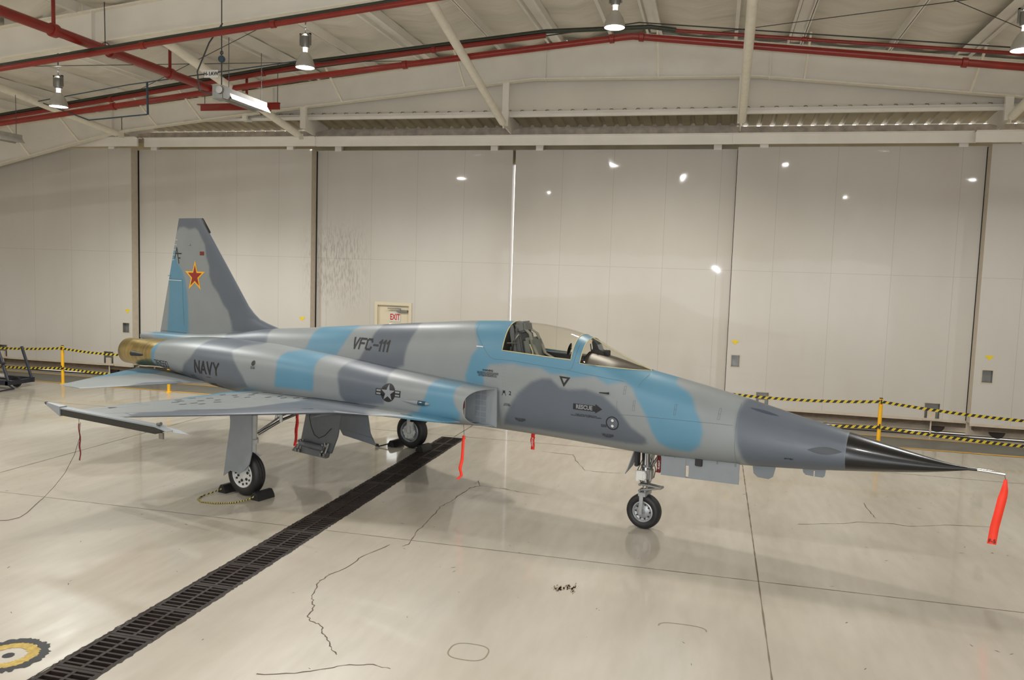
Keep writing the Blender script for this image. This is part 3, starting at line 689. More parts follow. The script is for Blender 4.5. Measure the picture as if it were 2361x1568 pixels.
heater((-14.9, 14.0, 5.72), .9, 'pale tube heater hood cut by the left edge of the photo', burner=False)

# high-bay lamps
ll = ['leftmost of the four lit high-bay lamps', 'lit high-bay lamp left of the middle, above the tail fin', 'lit high-bay lamp at the roof ridge', 'lit high-bay lamp cut by the right edge of the photo']
def lamp(x, y, z, label, e=1, wc=(1, .97, .92)):
    t = empty('high_bay_lamp', (x, y, z), label=label, cat='lamp', group='lit high-bay lamps')
    m = MB(); m.lathe([(.175, 0), (.178, .01), (.168, .07), (.14, .15), (.10, .22), (.058, .27), (.055, .275), (.095, .215), (.135, .148), (.162, .07), (.17, 0)], 32); m.build('reflector', M_refl, t)
    m = MB(); m.lathe([(0, .018), (.165, .018)], 32); o = m.build('lamp_lens', M_lampglow, t)
    m = MB(); m.lathe([(.04, .27), (.04, .36)], 16); m.build('socket', M_lamptop, t)
    m = MB(); m.lathe([(0, .36), (.07, .36), (.085, .42), (.085, .56), (.05, .60), (0, .60)], 20); m.bb((-.11, -.02, .40), (-.085, .02, .62)); m.bb((.085, -.02, .40), (.11, .02, .62)); m.bb((-.11, -.02, .60), (.11, .02, .62)); m.build('ballast_housing', M_galv, t)
    m = MB(); m.tube([(0, 0, .6), (0, 0, roofz(x)-z-.1)], .012, 8); m.build('stem', M_cable, t)
    l = bpy.data.lights.new('lamp_light', 'SPOT'); l.energy = LAMP_W*1.6*e; l.color = wc; l.spot_size = math.radians(150); l.spot_blend = .5; l.shadow_soft_size = .3
    lo = bpy.data.objects.new('lamp_light', l); COL.objects.link(lo); lo.parent = t; lo.location = (0, 0, -.01)
    l = bpy.data.lights.new('lamp_uplight', 'POINT'); l.energy = 9; l.color = (1, .95, .85); l.shadow_soft_size = .03
    lo = bpy.data.objects.new('lamp_uplight', l); COL.objects.link(lo); lo.parent = t; lo.location = (.0, 0, .72)
    return t
for (x, z, lab, e, wc) in zip((-13.04, -7.57, -1.86, 4.31), (6.28, 6.90, 7.40, 6.83), ll, (1.5, 1.4, 1.7, .8), ((.96, 1, .96), (1, .985, .965), (1, .93, .82), (.98, 1, 1))): lamp(x, 14, z, lab, e, wc)

# barrier posts and tapes
def post(x, y, label):
    t = empty('barrier_post', (x, y, 0), label=label, cat='barrier post', group='yellow barrier posts')
    m = MB(); m.lathe([(.0, 0), (.075, 0), (.075, .015), (.03, .03)], 24); m.build('base_plate', M_yellow, t)
    m = MB(); m.tube([(0, 0, .02), (0, 0, .985)], .038, 20); m.build('tube', M_yellow, t)
    m = MB(); m.tube([(0, 0, .985), (0, 0, 1.0)], .032, 20); m.bb((-.012, -.045, .88), (.012, -.036, .97)); m.bb((-.012, -.045, .38), (.012, -.036, .48)); m.build('slot', M_ink, t)
    return t
PX = (-20.4, -16.1, -12.97, -9.3, -5.6, -.2, 3.32, 8.2)
PL = {1: 'yellow barrier post beside the black trolley', 2: 'yellow barrier post whose foot shows under the jet tail', 6: 'yellow barrier post behind the black nose cone'}
for i, x in enumerate(PX):
    if i in PL: post(x, 17.28, PL[i])
for i in range(len(PX)-1):
    a, b = PX[i], PX[i+1]
    if i in (2, 3): pass
    for j, (z, dip, wd) in enumerate(((.93, .10, .055), (.42, .08, .055))):
        N = 24; V = []; F = []
        if i not in (0, 1, 5, 6): continue
        z1 = z if b != 8.2 else z-.16
        for k in range(N+1):
            u = k/N; x = a+(b-a)*u; zz = z+(z1-z)*u-dip*(1-(2*u-1)**2)*((b-a)/4.3)**.8*(1 if i != 5 else .9)
            V += [(x, 17.245, zz-wd/2), (x, 17.245, zz+wd/2), (x, 17.238, zz+wd/2), (x, 17.238, zz-wd/2)]
        for k in range(N):
            for q in range(4): F.append((4*k+q, 4*k+(q+1) % 4, 4*k+4+(q+1) % 4, 4*k+4+q))
        o = mobj('hazard_tape', V, F, M_tape, smooth=False)
        tag(o, ('upper' if j == 0 else 'lower')+' yellow and black striped barrier tape, '+['running left off the photo behind the trolley', 'from the left post to behind the exhaust', '', '', '', 'emerging above the jet nose to the right post', 'from the right post to the photo edge'][i], 'barrier tape', 'striped barrier tapes')

# black trolley at the left edge
t = empty('wheeled_trolley', (-16.95, 16.4, 0), label='dark navy wheeled trolley with pale rollers at the left edge', cat='trolley')
for y in (-.35, .35):
    for xa, xb in ((.42, .12), (-1.5, -1.2)): m = MB(); m.tube([(xa, y, .16), (xb, y, .98)], .035, 8); m.build('side_frame', M_navy, t)
m = MB(); m.bb((-1.6, -.4, .10), (.45, -.33, .22)); m.bb((-1.6, .33, .10), (.45, .4, .22)); m.bb((.36, -.4, .1), (.44, .4, .2)); m.bb((-1.3, -.38, .95), (.14, -.32, 1.0)); m.bb((-1.3, -.4, .62), (.35, -.36, .66)); m.build('chassis', M_navy, t)
for z, x1 in ((.88, .1), (.32, .28)):
    m = MB(); m.tube([(-1.5, -.28, z), (x1, -.28, z)], .055, 16); m.build('roller', M_roller, t)
for x in (-1.2, .3):
    m = MB(); m.lathe([(.02, -.03), (.13, -.03), (.14, 0), (.13, .03), (.02, .03)], 20, Matrix.Translation((x, .0, .14)), 'Y'); m.build('wheel', M_rubber, t)
m = MB(); m.tube([(.35, -.3, .1), (.62, -.4, .04), (.62, -.9, .03), (-.3, -.95, .03), (-.5, -.4, .08)], .02, 8); m.build('tow_bar', M_navy, t)

# painted tie-down ring on the floor
t = empty('tie_down_fitting', (-5.49, 5.27, 0), label='recessed tie-down hole with worn yellow and black paint ring', cat='tie-down point')
def annulus(r0, r1, jag0, jag1, z, n=90):
    V = []; F = []
    for k in range(n):
        a = 2*PI*k/n
        for r, j in ((r0, jag0), (r1, jag1)): rr = r+random.uniform(-j, j); V.append((rr*math.cos(a), rr*math.sin(a), z))
    for k in range(n): F.append((2*k, 2*k+1, 2*((k+1) % n)+1, 2*((k+1) % n)))
    return V, F
for nm, r0, r1, j0, j1, z, mt in (('black_ring', .225, .30, .012, .02, .0025, M_ink), ('yellow_ring', .135, .225, .012, .006, .0022, mat('worn_yellow_floor_paint', rgb(176, 150, 74), .6, noise=.25, nscale=20)), ('hole', .001, .045, 0, .003, .003, M_dark)):
    V, F = annulus(r0, r1, j0, j1, z); mobj(nm, V, F, mt, t, smooth=False)
#END_HANGAR
# ================================================================ JET  (local axes: x forward, y left, z up, origin under the nose wheel)
AX, AY, AH = -.743, 10.4808, -.2802
jet = empty('jet_fighter', (AX, AY, 0), AH, label='blue and grey camouflaged jet fighter parked on its wheels in the hangar', cat='aircraft')
def frA(x, y, z=0):
    return Vector((AX+x*math.cos(AH)-y*math.sin(AH), AY+x*math.sin(AH)+y*math.cos(AH), z))

# ---- camouflage pattern: outlines in the side view (x,z) and plan view (x,y) of the aircraft
#PATTERN
SIDE_BLUE = [[(-2.666,2.799),(-2.586,2.545),(-2.484,2.419),(-2.386,2.278),(-2.385,2.19),(-2.46,2.095),(-2.49,1.942),(-2.537,1.799),(-2.498,1.718),(-2.224,1.705),(-2.238,1.815),(-2.192,1.939),(-2.143,2.002),(-1.804,2.043),(-1.601,2.02),(-1.372,2.022),(-1.205,1.958),(-1.018,1.969),(-0.891,1.941),(-0.6,1.977),(-0.415,1.895),(-0.308,1.919),(-0.205,1.943),(-0.09,1.874),(-0.034,1.79),(0.135,1.553),(0.226,1.346),(0.304,1.232),(0.435,1.174),(0.678,1.17),(0.804,1.258),(0.843,1.425),(0.816,1.55),(0.736,1.668),(0.667,1.809),(0.573,1.888),(0.481,1.924),(0.41,1.962),(0.385,2.007),(0.342,2.124),(-0.019,2.428),(-0.637,2.784),(-1.61,2.91)],[(-5.644,2.335),(-5.587,2.259),(-5.6,2.168),(-5.596,2.028),(-5.632,1.933),(-4.94,1.906),(-4.849,2.07),(-4.811,2.184),(-4.796,2.287),(-4.747,2.334),(-4.85,2.398)],[(-5.632,1.933),(-5.8,1.896),(-5.842,1.852),(-5.841,1.777),(-5.797,1.651),(-5.799,1.55),(-5.825,1.363),(-5.014,1.38),(-4.995,1.527),(-5.016,1.667),(-5.062,1.787),(-5.079,1.856),(-5.048,1.9),(-4.94,1.906)],[(-2.878,1.74),(-2.902,1.717),(-2.918,1.681),(-2.921,1.621),(-2.917,1.553),(-2.998,1.377),(-3.045,1.29),(-3.682,0.934),(-3.061,0.945),(-2.4,1.204),(-2.349,1.342),(-2.402,1.408),(-2.448,1.486),(-2.471,1.569),(-2.487,1.65),(-2.479,1.69),(-2.461,1.716)],[(-9.954,1.701),(-9.96,1.137),(-9.782,1.12),(-9.806,1.184),(-8.918,1.514),(-8.903,1.616),(-8.866,1.717),(-8.904,1.812),(-9.114,1.871),(-9.311,1.865),(-9.5,1.828)],[(-9.793,1.917),(-9.512,1.859),(-9.052,1.883),(-8.763,1.932),(-8.881,1.955)]]
SIDE_DARK = [[(-1.961,1.177),(-1.921,1.27),(-1.81,1.47),(-1.675,1.664),(-1.485,1.828),(-1.327,1.89),(-1.199,1.896),(-1.065,1.795),(-0.939,1.779),(-0.696,1.809),(-0.454,1.75),(-0.238,1.592),(-0.059,1.392),(0.126,1.276),(0.136,1.207),(0.065,1.171),(-0.159,1.166),(-0.535,1.17),(-0.943,1.172),(-1.498,1.176)],[(1.319,1.869),(1.242,1.834),(1.214,1.711),(1.215,1.553),(1.249,1.35),(1.297,1.21),(1.35,1.087),(1.483,0.989),(2.173,1.019),(2.453,1.063),(2.416,1.637),(1.638,1.799)],[(-7.76,2.061),(-7.765,2.034),(-7.652,1.958),(-7.741,1.935),(-7.771,1.87),(-7.789,1.753),(-7.842,1.656),(-8.011,1.531),(-8.095,1.408),(-9.112,1.077),(-9.016,0.949),(-8.138,0.935),(-6.455,1.296),(-6.526,1.453),(-6.711,1.646),(-6.844,1.765),(-6.919,1.832),(-6.807,1.91),(-6.521,1.962),(-6.547,1.966),(-6.598,2.078),(-6.661,2.18),(-6.702,2.234),(-7.694,2.21)],[(-4.373,2.447),(-4.287,2.365),(-4.316,2.288),(-4.334,2.185),(-4.39,2.053),(-4.468,1.885),(-4.556,1.838),(-4.559,1.782),(-4.564,1.705),(-4.494,1.505),(-4.476,1.384),(-4.359,1.264),(-3.658,1.333),(-3.638,1.386),(-3.605,1.532),(-3.631,1.649),(-3.683,1.744),(-3.723,1.815),(-3.614,1.856),(-3.618,1.988),(-3.601,2.145),(-3.57,2.271),(-3.536,2.384),(-3.596,2.473),(-3.565,2.527)]]
FIN_BLUE = [[(-9.33,3.526),(-9.269,3.511),(-9.246,3.337),(-9.138,3.181),(-9.043,3.097),(-8.937,2.903),(-8.89,2.684),(-8.855,2.464),(-8.845,1.958),(-9.475,1.915),(-9.434,2.435),(-9.42,2.774),(-9.456,2.909),(-9.492,2.948)]]
FIN_DARK = [[(-9.304,3.788),(-9.219,3.788),(-9.135,3.867),(-9.004,3.883),(-8.839,3.837),(-8.676,3.86),(-8.595,3.814),(-8.515,3.699),(-8.412,3.57),(-8.366,3.355),(-8.287,3.18),(-8.275,3.011),(-8.196,2.86),(-8.039,2.72),(-7.905,2.527),(-7.783,2.426),(-7.695,2.241),(-7.65,2.068),(-6.437,2.068),(-6.44,2.287),(-7.055,2.584),(-8.48,4.213),(-9.301,4.221)]]
WING_BLUE = [[(-6.754,-1.921),(-6.747,-1.719),(-6.608,-0.997),(-6.774,-0.603),(-6.773,-0.251),(-6.629,0.227),(-6.004,0.277),(-5.826,-0.001),(-5.942,-0.286),(-6.107,-0.633),(-6.234,-0.785),(-6.43,-1.227),(-6.358,-1.741),(-6.341,-2.038),(-6.493,-2.084)],[(-3.139,-0.783),(-3.108,-1.001),(-3.039,-1.309),(-2.545,-1.827),(-1.973,-1.412),(-2.587,-0.654)],[(-6.325,-3.29),(-6.36,-3.192),(-6.509,-2.865),(-6.288,-2.787),(-6.243,-3.029),(-6.264,-3.206)]]
WING_DARK = [[(-4.807,-4.028),(-5.368,-3.638),(-5.447,-3.463),(-5.262,-3.13),(-5.32,-2.968),(-4.987,-2.468),(-4.908,-2.085),(-4.922,-1.519),(-5.037,-0.915),(-5.074,-0.56),(-5.345,-0.101),(-5.351,0.299),(-4.759,0.469),(-4.566,0.362),(-3.781,-0.696),(-3.69,-1.167),(-2.894,-2.241)]]
STAB_BLUE = [[(-9.526,-1.564),(-9.466,-1.311),(-8.935,-0.623),(-9.195,-0.095),(-10.097,-0.076),(-10.221,-0.789)]]
STAB_DARK = [[(-8.438,-2.147),(-8.358,-1.867),(-8.324,-1.321),(-7.954,-0.924),(-7.631,-1.006),(-6.997,-1.458),(-7.459,-2.185),(-7.887,-2.466)]]
#ENDPATTERN
def sdf(P, poly):
    """signed distance (negative inside) of points P (N,2) to polygon"""
    poly = np.asarray(poly, float); n = len(poly); d = np.full(len(P), 1e9); ins = np.zeros(len(P), bool)
    for i in range(n):
        a, b = poly[i], poly[(i+1) % n]; e = b-a; w = P-a
        t = np.clip((w@e)/max(e@e, 1e-12), 0, 1); q = w-t[:, None]*e; d = np.minimum(d, (q**2).sum(1))
        c = (a[1] > P[:, 1]) != (b[1] > P[:, 1])
        with np.errstate(divide='ignore', invalid='ignore'):
            xi = a[0]+(P[:, 1]-a[1])*(b[0]-a[0])/(b[1]-a[1])
        ins ^= c & (P[:, 0] < xi)
    d = np.sqrt(d); return np.where(ins, -d, d)
def camo(P, blue, dark, soft=.03):
    P = np.asarray(P, float); c = np.tile(LG, (len(P), 1))
    for polys, col in ((dark, DG), (blue, BL)):
        if not polys: continue
        d = np.min([sdf(P, q) for q in polys], axis=0); k = np.clip(.5-d/(2*soft), 0, 1)[:, None]; k = k*k*(3-2*k)
        c = c*(1-k)+col*k
    return c
def pchip(xs, ys):
    xs = np.asarray(xs, float); ys = np.asarray(ys, float)
    if xs[0] > xs[-1]: xs, ys = xs[::-1], ys[::-1]
    h = np.diff(xs); s = np.diff(ys)/h; m = np.zeros(len(xs)); m[0], m[-1] = s[0], s[-1]
    for i in range(1, len(xs)-1):
        m[i] = 0 if s[i-1]*s[i] <= 0 else 3*(h[i-1]+h[i])/((2*h[i]+h[i-1])/s[i-1]+(h[i]+2*h[i-1])/s[i])
    def f(x):
        x = np.clip(np.asarray(x, float), xs[0], xs[-1]); i = np.clip(np.searchsorted(xs, x)-1, 0, len(h)-1)
        t = (x-xs[i])/h[i]; t2, t3 = t*t, t*t*t
        return (2*t3-3*t2+1)*ys[i]+(t3-2*t2+t)*h[i]*m[i]+(-2*t3+3*t2)*ys[i+1]+(t3-t2)*h[i]*m[i+1]
    return f
ST = np.array([  # x, top, bottom, half width, z of max width, n top, n bottom
 (3.64, 1.350, 1.325, .012, 1.337, 2, 2), (3.45, 1.370, 1.285, .055, 1.325, 2, 2), (3.20, 1.415, 1.238, .115, 1.318, 2, 2), (2.83, 1.492, 1.186, .195, 1.318, 2, 2),
 (2.42, 1.582, 1.138, .275, 1.325, 2, 2), (1.90, 1.690, 1.085, .345, 1.34, 2, 2.1), (1.20, 1.852, 1.033, .405, 1.37, 2, 2.2), (.60, 1.972, 1.003, .435, 1.43, 2, 2.3),
 (.20, 2.045, 1.002, .447, 1.49, 2.05, 2.4), (.03, 2.075, 1.004, .45, 1.53, 2.1, 2.4), (-.30, 2.195, 1.012, .456, 1.58, 2.15, 2.4), (-.60, 2.325, 1.022, .46, 1.62, 2.3, 2.4), (-.82, 2.428, 1.028, .462, 1.64, 2.4, 2.4), (-.95, 2.468, 1.032, .463, 1.65, 2.4, 2.4),
 (-1.26, 2.538, 1.040, .465, 1.66, 2.4, 2.4), (-1.70, 2.578, 1.045, .466, 1.66, 2.4, 2.4), (-1.98, 2.584, 1.046, .466, 1.66, 2.4, 2.4), (-2.66, 2.553, 1.045, .466, 1.66, 2.4, 2.4), (-3.42, 2.486, 1.04, .462, 1.66, 2.25, 2.4),
 (-4.24, 2.408, 1.03, .455, 1.65, 2.1, 2.4), (-5.10, 2.325, 1.02, .445, 1.64, 2.1, 2.4), (-6.05, 2.232, 1.03, .42, 1.62, 2.1, 2.4), (-6.85, 2.165, 1.08, .39, 1.60, 2.2, 2.4),
 (-7.6, 2.062, 1.18, .34, 1.60, 2.3, 2.4), (-8.3, 1.985, 1.34, .29, 1.62, 2.5, 2.5), (-8.93, 1.948, 1.50, .25, 1.70, 2.8, 2.8), (-9.5, 1.928, 1.66, .215, 1.78, 3, 3), (-9.9, 1.912, 1.745, .185, 1.82, 3.2, 3.2), (-10.06, 1.903, 1.775, .165, 1.83, 3.2, 3.2), (-10.09, 1.885, 1.80, .14, 1.833, 3.2, 3.2)])
bt, bb_, bw, bz, bn1, bn2 = [pchip(ST[:, 0], ST[:, i]) for i in range(1, 7)]
def sill(x):
    f = np.interp(x, [-10.23, -2.6, -2.2, -1.98, -.95, -.82, .0, .03, .25, 3.64], [0, 0, 2.2, 2.205, 2.158, 2.125, 2.078, 2.0735, 0, 0])
    g = bz(x)+.55*(bt(x)-bz(x))
    return np.where(f <= 0, g, np.where((x > .03), g+(2.0735-g)*np.clip((.25-x)/.22, 0, 1)*1.0, np.where(x < -1.98, g+(2.205-g)*np.clip((x+2.6)/.62, 0, 1), f)))
def body_ring(x, n1=34, n2=34):
    """ring from bottom centre, up the right side (y<0), over the top, down the left side"""
    t, b, w, zc, e1, e2 = bt(x), bb_(x), bw(x), bz(x), bn1(x), bn2(x)
    zs = min(float(sill(x)), t-.0008); ts = max(0, (zs-zc)/(t-zc)); ps = math.asin(min(1, ts**(e1/2)))
    R = []
    for k in range(n2+1):      # bottom -> max width
        p = -PI/2+PI/2*k/n2; R.append((w*max(0, math.cos(p))**(2/e2), zc-(zc-b)*abs(math.sin(p))**(2/e2)))
    for k in range(1, 23):     # max width -> sill
        p = ps*k/22; R.append((w*math.cos(p)**(2/e1), zc+(t-zc)*math.sin(p)**(2/e1)))
    for k in range(1, n1+1):   # sill -> top
        p = ps+(PI/2-ps)*k/n1; R.append((w*max(0, math.cos(p))**(2/e1), zc+(t-zc)*math.sin(p)**(2/e1)))
    right = [(-y, z) for y, z in R]; left = [(y, z) for y, z in R[1:-1]][::-1]
    return right+left, n2+22
XS = sorted(set([round(v, 4) for v in np.arange(3.64, -10.09, -.022)]+[2.42, .03, -.82, -.95, -1.98, -10.09, -2.36]), reverse=True)
rings = [body_ring(x) for x in XS]
NR = len(rings[0][0]); SI = rings[0][1]
BV = np.array([(x, y, z) for x, (r, _) in zip(XS, rings) for (y, z) in r])
top_i = SI+34
parts_F = dict(fuselage=[], radome=[], canopy_glass=[], windshield=[])
for i in range(len(XS)-1):
    xm = (XS[i]+XS[i+1])/2
    for k in range(NR):
        k2 = (k+1) % NR; f = (i*NR+k, i*NR+k2, (i+1)*NR+k2, (i+1)*NR+k)
        up = SI <= k < NR-(SI-0) and True
        if xm > 2.42: nm = 'radome'
        elif up and -1.98 < xm < -.95: nm = 'canopy_glass'
        elif up and -.82 < xm < .03: nm = 'windshield'
        else: nm = 'fuselage'
        parts_F[nm].append(f)
def submesh(V, F):
    F = np.array(F); u, inv = np.unique(F.ravel(), return_inverse=True); return V[u], inv.reshape(F.shape).tolist(), u
# ---- nacelles (both in the fuselage mesh)
NS = np.array([  # x, inner y, outer y, top, bottom, n
 (-1.97, .52, .85, 1.690, 1.170, 2.6), (-2.30, .51, .852, 1.712, 1.150, 2.6), (-2.80, .42, .855, 1.742, 1.115, 2.7), (-3.30, .25, .857, 1.790, 1.08, 2.8), (-4.0, .0, .857, 1.855, 1.04, 2.8), (-4.8, .0, .855, 1.915, 1.02, 2.8),
 (-5.6, .0, .85, 1.958, 1.02, 2.7), (-6.4, .0, .845, 1.985, 1.03, 2.7), (-7.2, .0, .83, 1.985, 1.08, 2.6), (-7.9, .0, .80, 1.965, 1.16, 2.6), (-8.5, .0, .755, 1.925, 1.25, 2.6), (-9.0, .0, .705, 1.862, 1.325, 2.7)])
ni, no, nt_, nb, nn = [pchip(NS[:, 0], NS[:, i]) for i in range(1, 6)]
def shear(x): return 1.05*float(np.interp(x, [-3.6, -2.3, -1.97], [0, .75, 1]))
def nac_ring(x, side, n=64, inset=0.0, xo=None):
    yi, yo, t, b, e = float(ni(x))+(inset if inset else 0), float(no(x))-inset, float(nt_(x))-inset, float(nb(x))+inset, float(nn(x))
    zc = (t+b)/2; h = (t-b)/2; R = []
    for k in range(n+1):
        p = -PI/2+PI*k/n; c = max(0, math.cos(p)); s_ = math.sin(p)
        y = yi+(yo-yi)*c**(2/e); z = zc+h*math.copysign(abs(s_)**(2/e), s_)
        xx = (x if xo is None else xo)-shear(x if xo is None else xo)*(y-.52) if (xo if xo is not None else x) > -3.6 else x
        R.append((xx, side*y, z))
    return R
def nacelle(side):
    xs = [-1.97-.02*k for k in range(20)]; xs += list(np.arange(xs[-1]-.024, -8.99, -.024))+[-9.0]
    V = []; F = []; n = 65
    for x in xs: V += nac_ring(x, side)
    for i in range(len(xs)-1):
        for k in range(n): F.append((i*n+k, i*n+(k+1) % n, (i+1)*n+(k+1) % n, (i+1)*n+k))
    j = (len(xs)-1)*n; F.append(tuple(range(j, j+n)))
    # lip and duct lining
    b0 = len(V); dx = [-1.965, -1.97-.03, -2.1, -2.3, -2.5, -2.62]
    for q, x in enumerate(dx): V += nac_ring(-1.97, side, inset=.012+.004*q, xo=x) if q else nac_ring(-1.97, side, inset=.006, xo=-1.965)
    for k in range(n-1): F.append((k, b0+k, b0+(k+1) % n, (k+1) % n))
    for i in range(len(dx)-1):
        for k in range(n-1): F.append((b0+i*n+k, b0+(i+1)*n+k, b0+(i+1)*n+(k+1) % n, b0+i*n+(k+1) % n))
    return np.array(V), F, b0
fV, fF, _ = submesh(BV, parts_F['fuselage'])
ALLV = [fV]; ALLF = list(fF); base = len(fV); LIN = []
for side in (-1, 1):
    v, f, b0_ = nacelle(side); LIN.append((base+b0_, base+len(v))); ALLV.append(v); ALLF += [tuple(i+base for i in q) for q in f]; base += len(v)
FV = np.vstack(ALLV)
# tail cap and inner closing
cols = camo(FV[:, [0, 2]], SIDE_BLUE, SIDE_DARK)
for a, b in LIN: cols[a:b] = rgb(134, 140, 144)
fus = mobj('fuselage', FV, ALLF, M_paint, jet, cols=cols)
fus['label'] = 'fuselage in grey, dark grey and blue camouflage'
bm = bmesh.new(); bm.from_mesh(fus.data)
es = [e for e in bm.edges if e.is_boundary and all(v.co.x < -10.07 for v in e.verts)]
bmesh.ops.edgeloop_fill(bm, edges=es) if es else None
bm.to_mesh(fus.data); bm.free(); autosmooth(fus, 38)
BV_full = BVHTree.FromPolygons([tuple(v) for v in np.vstack([BV]+ALLV[1:])], [tuple(f) for q in parts_F.values() for f in q]+[tuple(i-len(fV)+len(BV) for i in f) for f in ALLF[len(fF):]])
v, f, _ = submesh(BV, parts_F['radome']); rad = fix_normals(mobj('radome', v, f, M_black, jet)); rad['label'] = 'glossy black nose cone'
can = empty('canopy', parent=jet)
v, f, _ = submesh(BV, parts_F['canopy_glass']); fix_normals(mobj('canopy_glass', v, f, M_glass, can))
wsd = empty('windshield', parent=jet)
v, f, _ = submesh(BV, parts_F['windshield']); fix_normals(mobj('windshield_glass', v, f, M_glass, wsd))
def body_pt(x, frac, side=-1, off=0.004):
    """point on the body between sill (0) and top (1)"""
    r, si = body_ring(x); k = frac*34; a = int(min(33, k)); u = k-a; p, q = r[si+a], r[si+a+1]
    y, z = p[0]+(q[0]-p[0])*u, p[1]+(q[1]-p[1])*u; s_ = 1+off/.45
    return Vector((x, (y*s_)*(1 if side < 0 else -1), z+off*frac))
fr = MB()
loop = [body_pt(-1.98, k/12) for k in range(13)]+[body_pt(-1.98, 1-k/12, 1) for k in range(1, 13)]+[body_pt(-1.98+1.03*k/10, 0, 1) for k in range(1, 10)]+[body_pt(-.95, k/12, 1) for k in range(13)]+[body_pt(-.95, 1-k/12) for k in range(1, 13)]+[body_pt(-.95-1.03*k/10, 0) for k in range(1, 10)]
fr.tube(loop, .0065, 6, closed=True); fr.build('canopy_seal', M_cream, can)
fr = MB()
loop = [body_pt(-.82, k/12) for k in range(13)]+[body_pt(-.82, 1-k/12, 1) for k in range(1, 13)]+[body_pt(-.82+.85*k/12, 0, 1) for k in range(1, 12)]+[body_pt(.03, .02)]+[body_pt(-.82+.85*(1-k/12), 0) for k in range(1, 12)]
fr.tube(loop, .006, 6, closed=True); fr.tube([body_pt(-.82+.84*k/10, 1, off=.002) for k in range(11)], .006, 6); fr.build('windshield_seal', M_cream, wsd)

# ---- cockpit
cp = MB()
def quad(m, a, b, c, d): m.add([a, b, c, d], [(0, 1, 2, 3)])
zt1, zt2, zf = 2.17, 2.12, 1.62
for s_ in (-1, 1):
    quad(cp, (-2.02, s_*.33, zt1), (-.6, s_*.33, zt2), (-.6, s_*.33, zf), (-2.02, s_*.33, zf))
    quad(cp, (-2.02, s_*.33, zt1), (-.6, s_*.33, zt2), (-.6, s_*.40, zt2), (-2.02, s_*.40, zt1))
quad(cp, (-2.02, -.33, zf), (-.6, -.33, zf), (-.6, .33, zf), (-2.02, .33, zf))
quad(cp, (-.6, -.33, zf), (-.6, .33, zf), (-.6, .33, zt2), (-.6, -.33, zt2))
# rear bulkhead under the fixed fairing
bk = [(-1.995, p[0]*.97, p[1]-.012) for p in body_ring(-1.99)[0][SI:NR-SI+1]]
cp.add(bk, [tuple(range(len(bk)))]); quad(cp, (-1.995, -.4, 2.2), (-1.995, .4, 2.2), (-1.995, .33, 1.62), (-1.995, -.33, 1.62))
cp.build('cockpit_tub', M_dark, jet, auto=False)
m = MB()  # side consoles
for s_ in (-1, 1): m.bb((-1.75, s_*.33, 1.62), (-.75, s_*.21, 1.95)); m.bb((-1.95, s_*.395, 2.14), (-.97, s_*.33, 2.165))
m.build('side_console', M_dgrey, jet, bevel=.008)
# glare shield
V = []; F = []; gx = np.linspace(-.80, .015, 16)
for x in gx:
    top = float(np.interp(x, [-.80, -.5, .02], [2.262, 2.20, 2.072])); hw = float(np.interp(x, [-.8, -.4, .02], [.36, .285, .02]))
    zl = float(sill(x))-.006
    for k in range(11):
        u = -1+2*k/10; V.append((x, hw*u, zl+(top-zl)*max(0, 1-abs(u)**2.2)))
for i in range(15):
    for k in range(10): F.append((i*11+k, i*11+k+1, (i+1)*11+k+1, (i+1)*11+k))
mobj('glare_shield', V, F, M_shield, jet)
m = MB(); m.add([(-.805, -.36, 2.12), (-.805, .36, 2.12), (-.805, .30, 2.20), (-.805, .15, 2.26), (-.805, -.15, 2.26), (-.805, -.30, 2.20)], [(0, 1, 2, 3, 4, 5)]); m.bb((-.87, -.3, 1.75), (-.80, .3, 2.16)); m.build('instrument_panel', M_dark, jet, auto=False)
hud = empty('gunsight', parent=jet)
m = MB(); m.prism([(-.82, -.07, 2.20), (-.62, -.07, 2.18), (-.64, -.07, 2.26), (-.70, -.07, 2.29), (-.82, -.07, 2.28)], (0, .14, 0)); m.tube([(-.80, -.09, 2.26), (-.82, -.085, 2.36)], .008, 6); m.tube([(-.78, -.09, 2.26), (-.78, -.085, 2.31)], .006, 6); m.build('gunsight_body', M_dark, hud, bevel=.006)
m = MB(); m.prism([(-.69, -.055, 2.25), (-.735, -.055, 2.35), (-.72, -.055, 2.355), (-.675, -.055, 2.26)], (0, .11, 0)); m.build('combiner_glass', M_bedgrey, hud)
m = MB(); m.prism([(-.80, -.02, 2.24), (-.66, -.02, 2.24), (-.72, -.02, 2.33), (-.81, -.02, 2.40), (-.83, -.02, 2.38)], (0, .04, 0)); m.build('camera_mount', M_dark, hud)
m = MB(); m.bb((-.65, -.045, 2.20), (-.58, .045, 2.285)); m.build('camera_housing', M_dark, hud, bevel=.008); m = MB(); m.lathe([(0, 0), (.026, 0), (.028, -.02)], 16, Matrix.Translation((-.62, -.045, 2.235)), 'Y'); m.build('camera_lens', M_lens, hud)
m = MB(); m.lathe([(0, -.008), (.05, -.008), (.055, 0), (.05, .008), (0, .008)], 20, Matrix.Translation((-1.02, -.30, 2.29)) @ Matrix.Rotation(.25, 4, 'Y') @ Matrix.Diagonal((.4, 1, 1.5, 1)), 'X'); m.tube([(-1.02, -.30, 2.29), (-.97, -.345, 2.30)], .006, 6); m.build('mirror', M_black, jet)
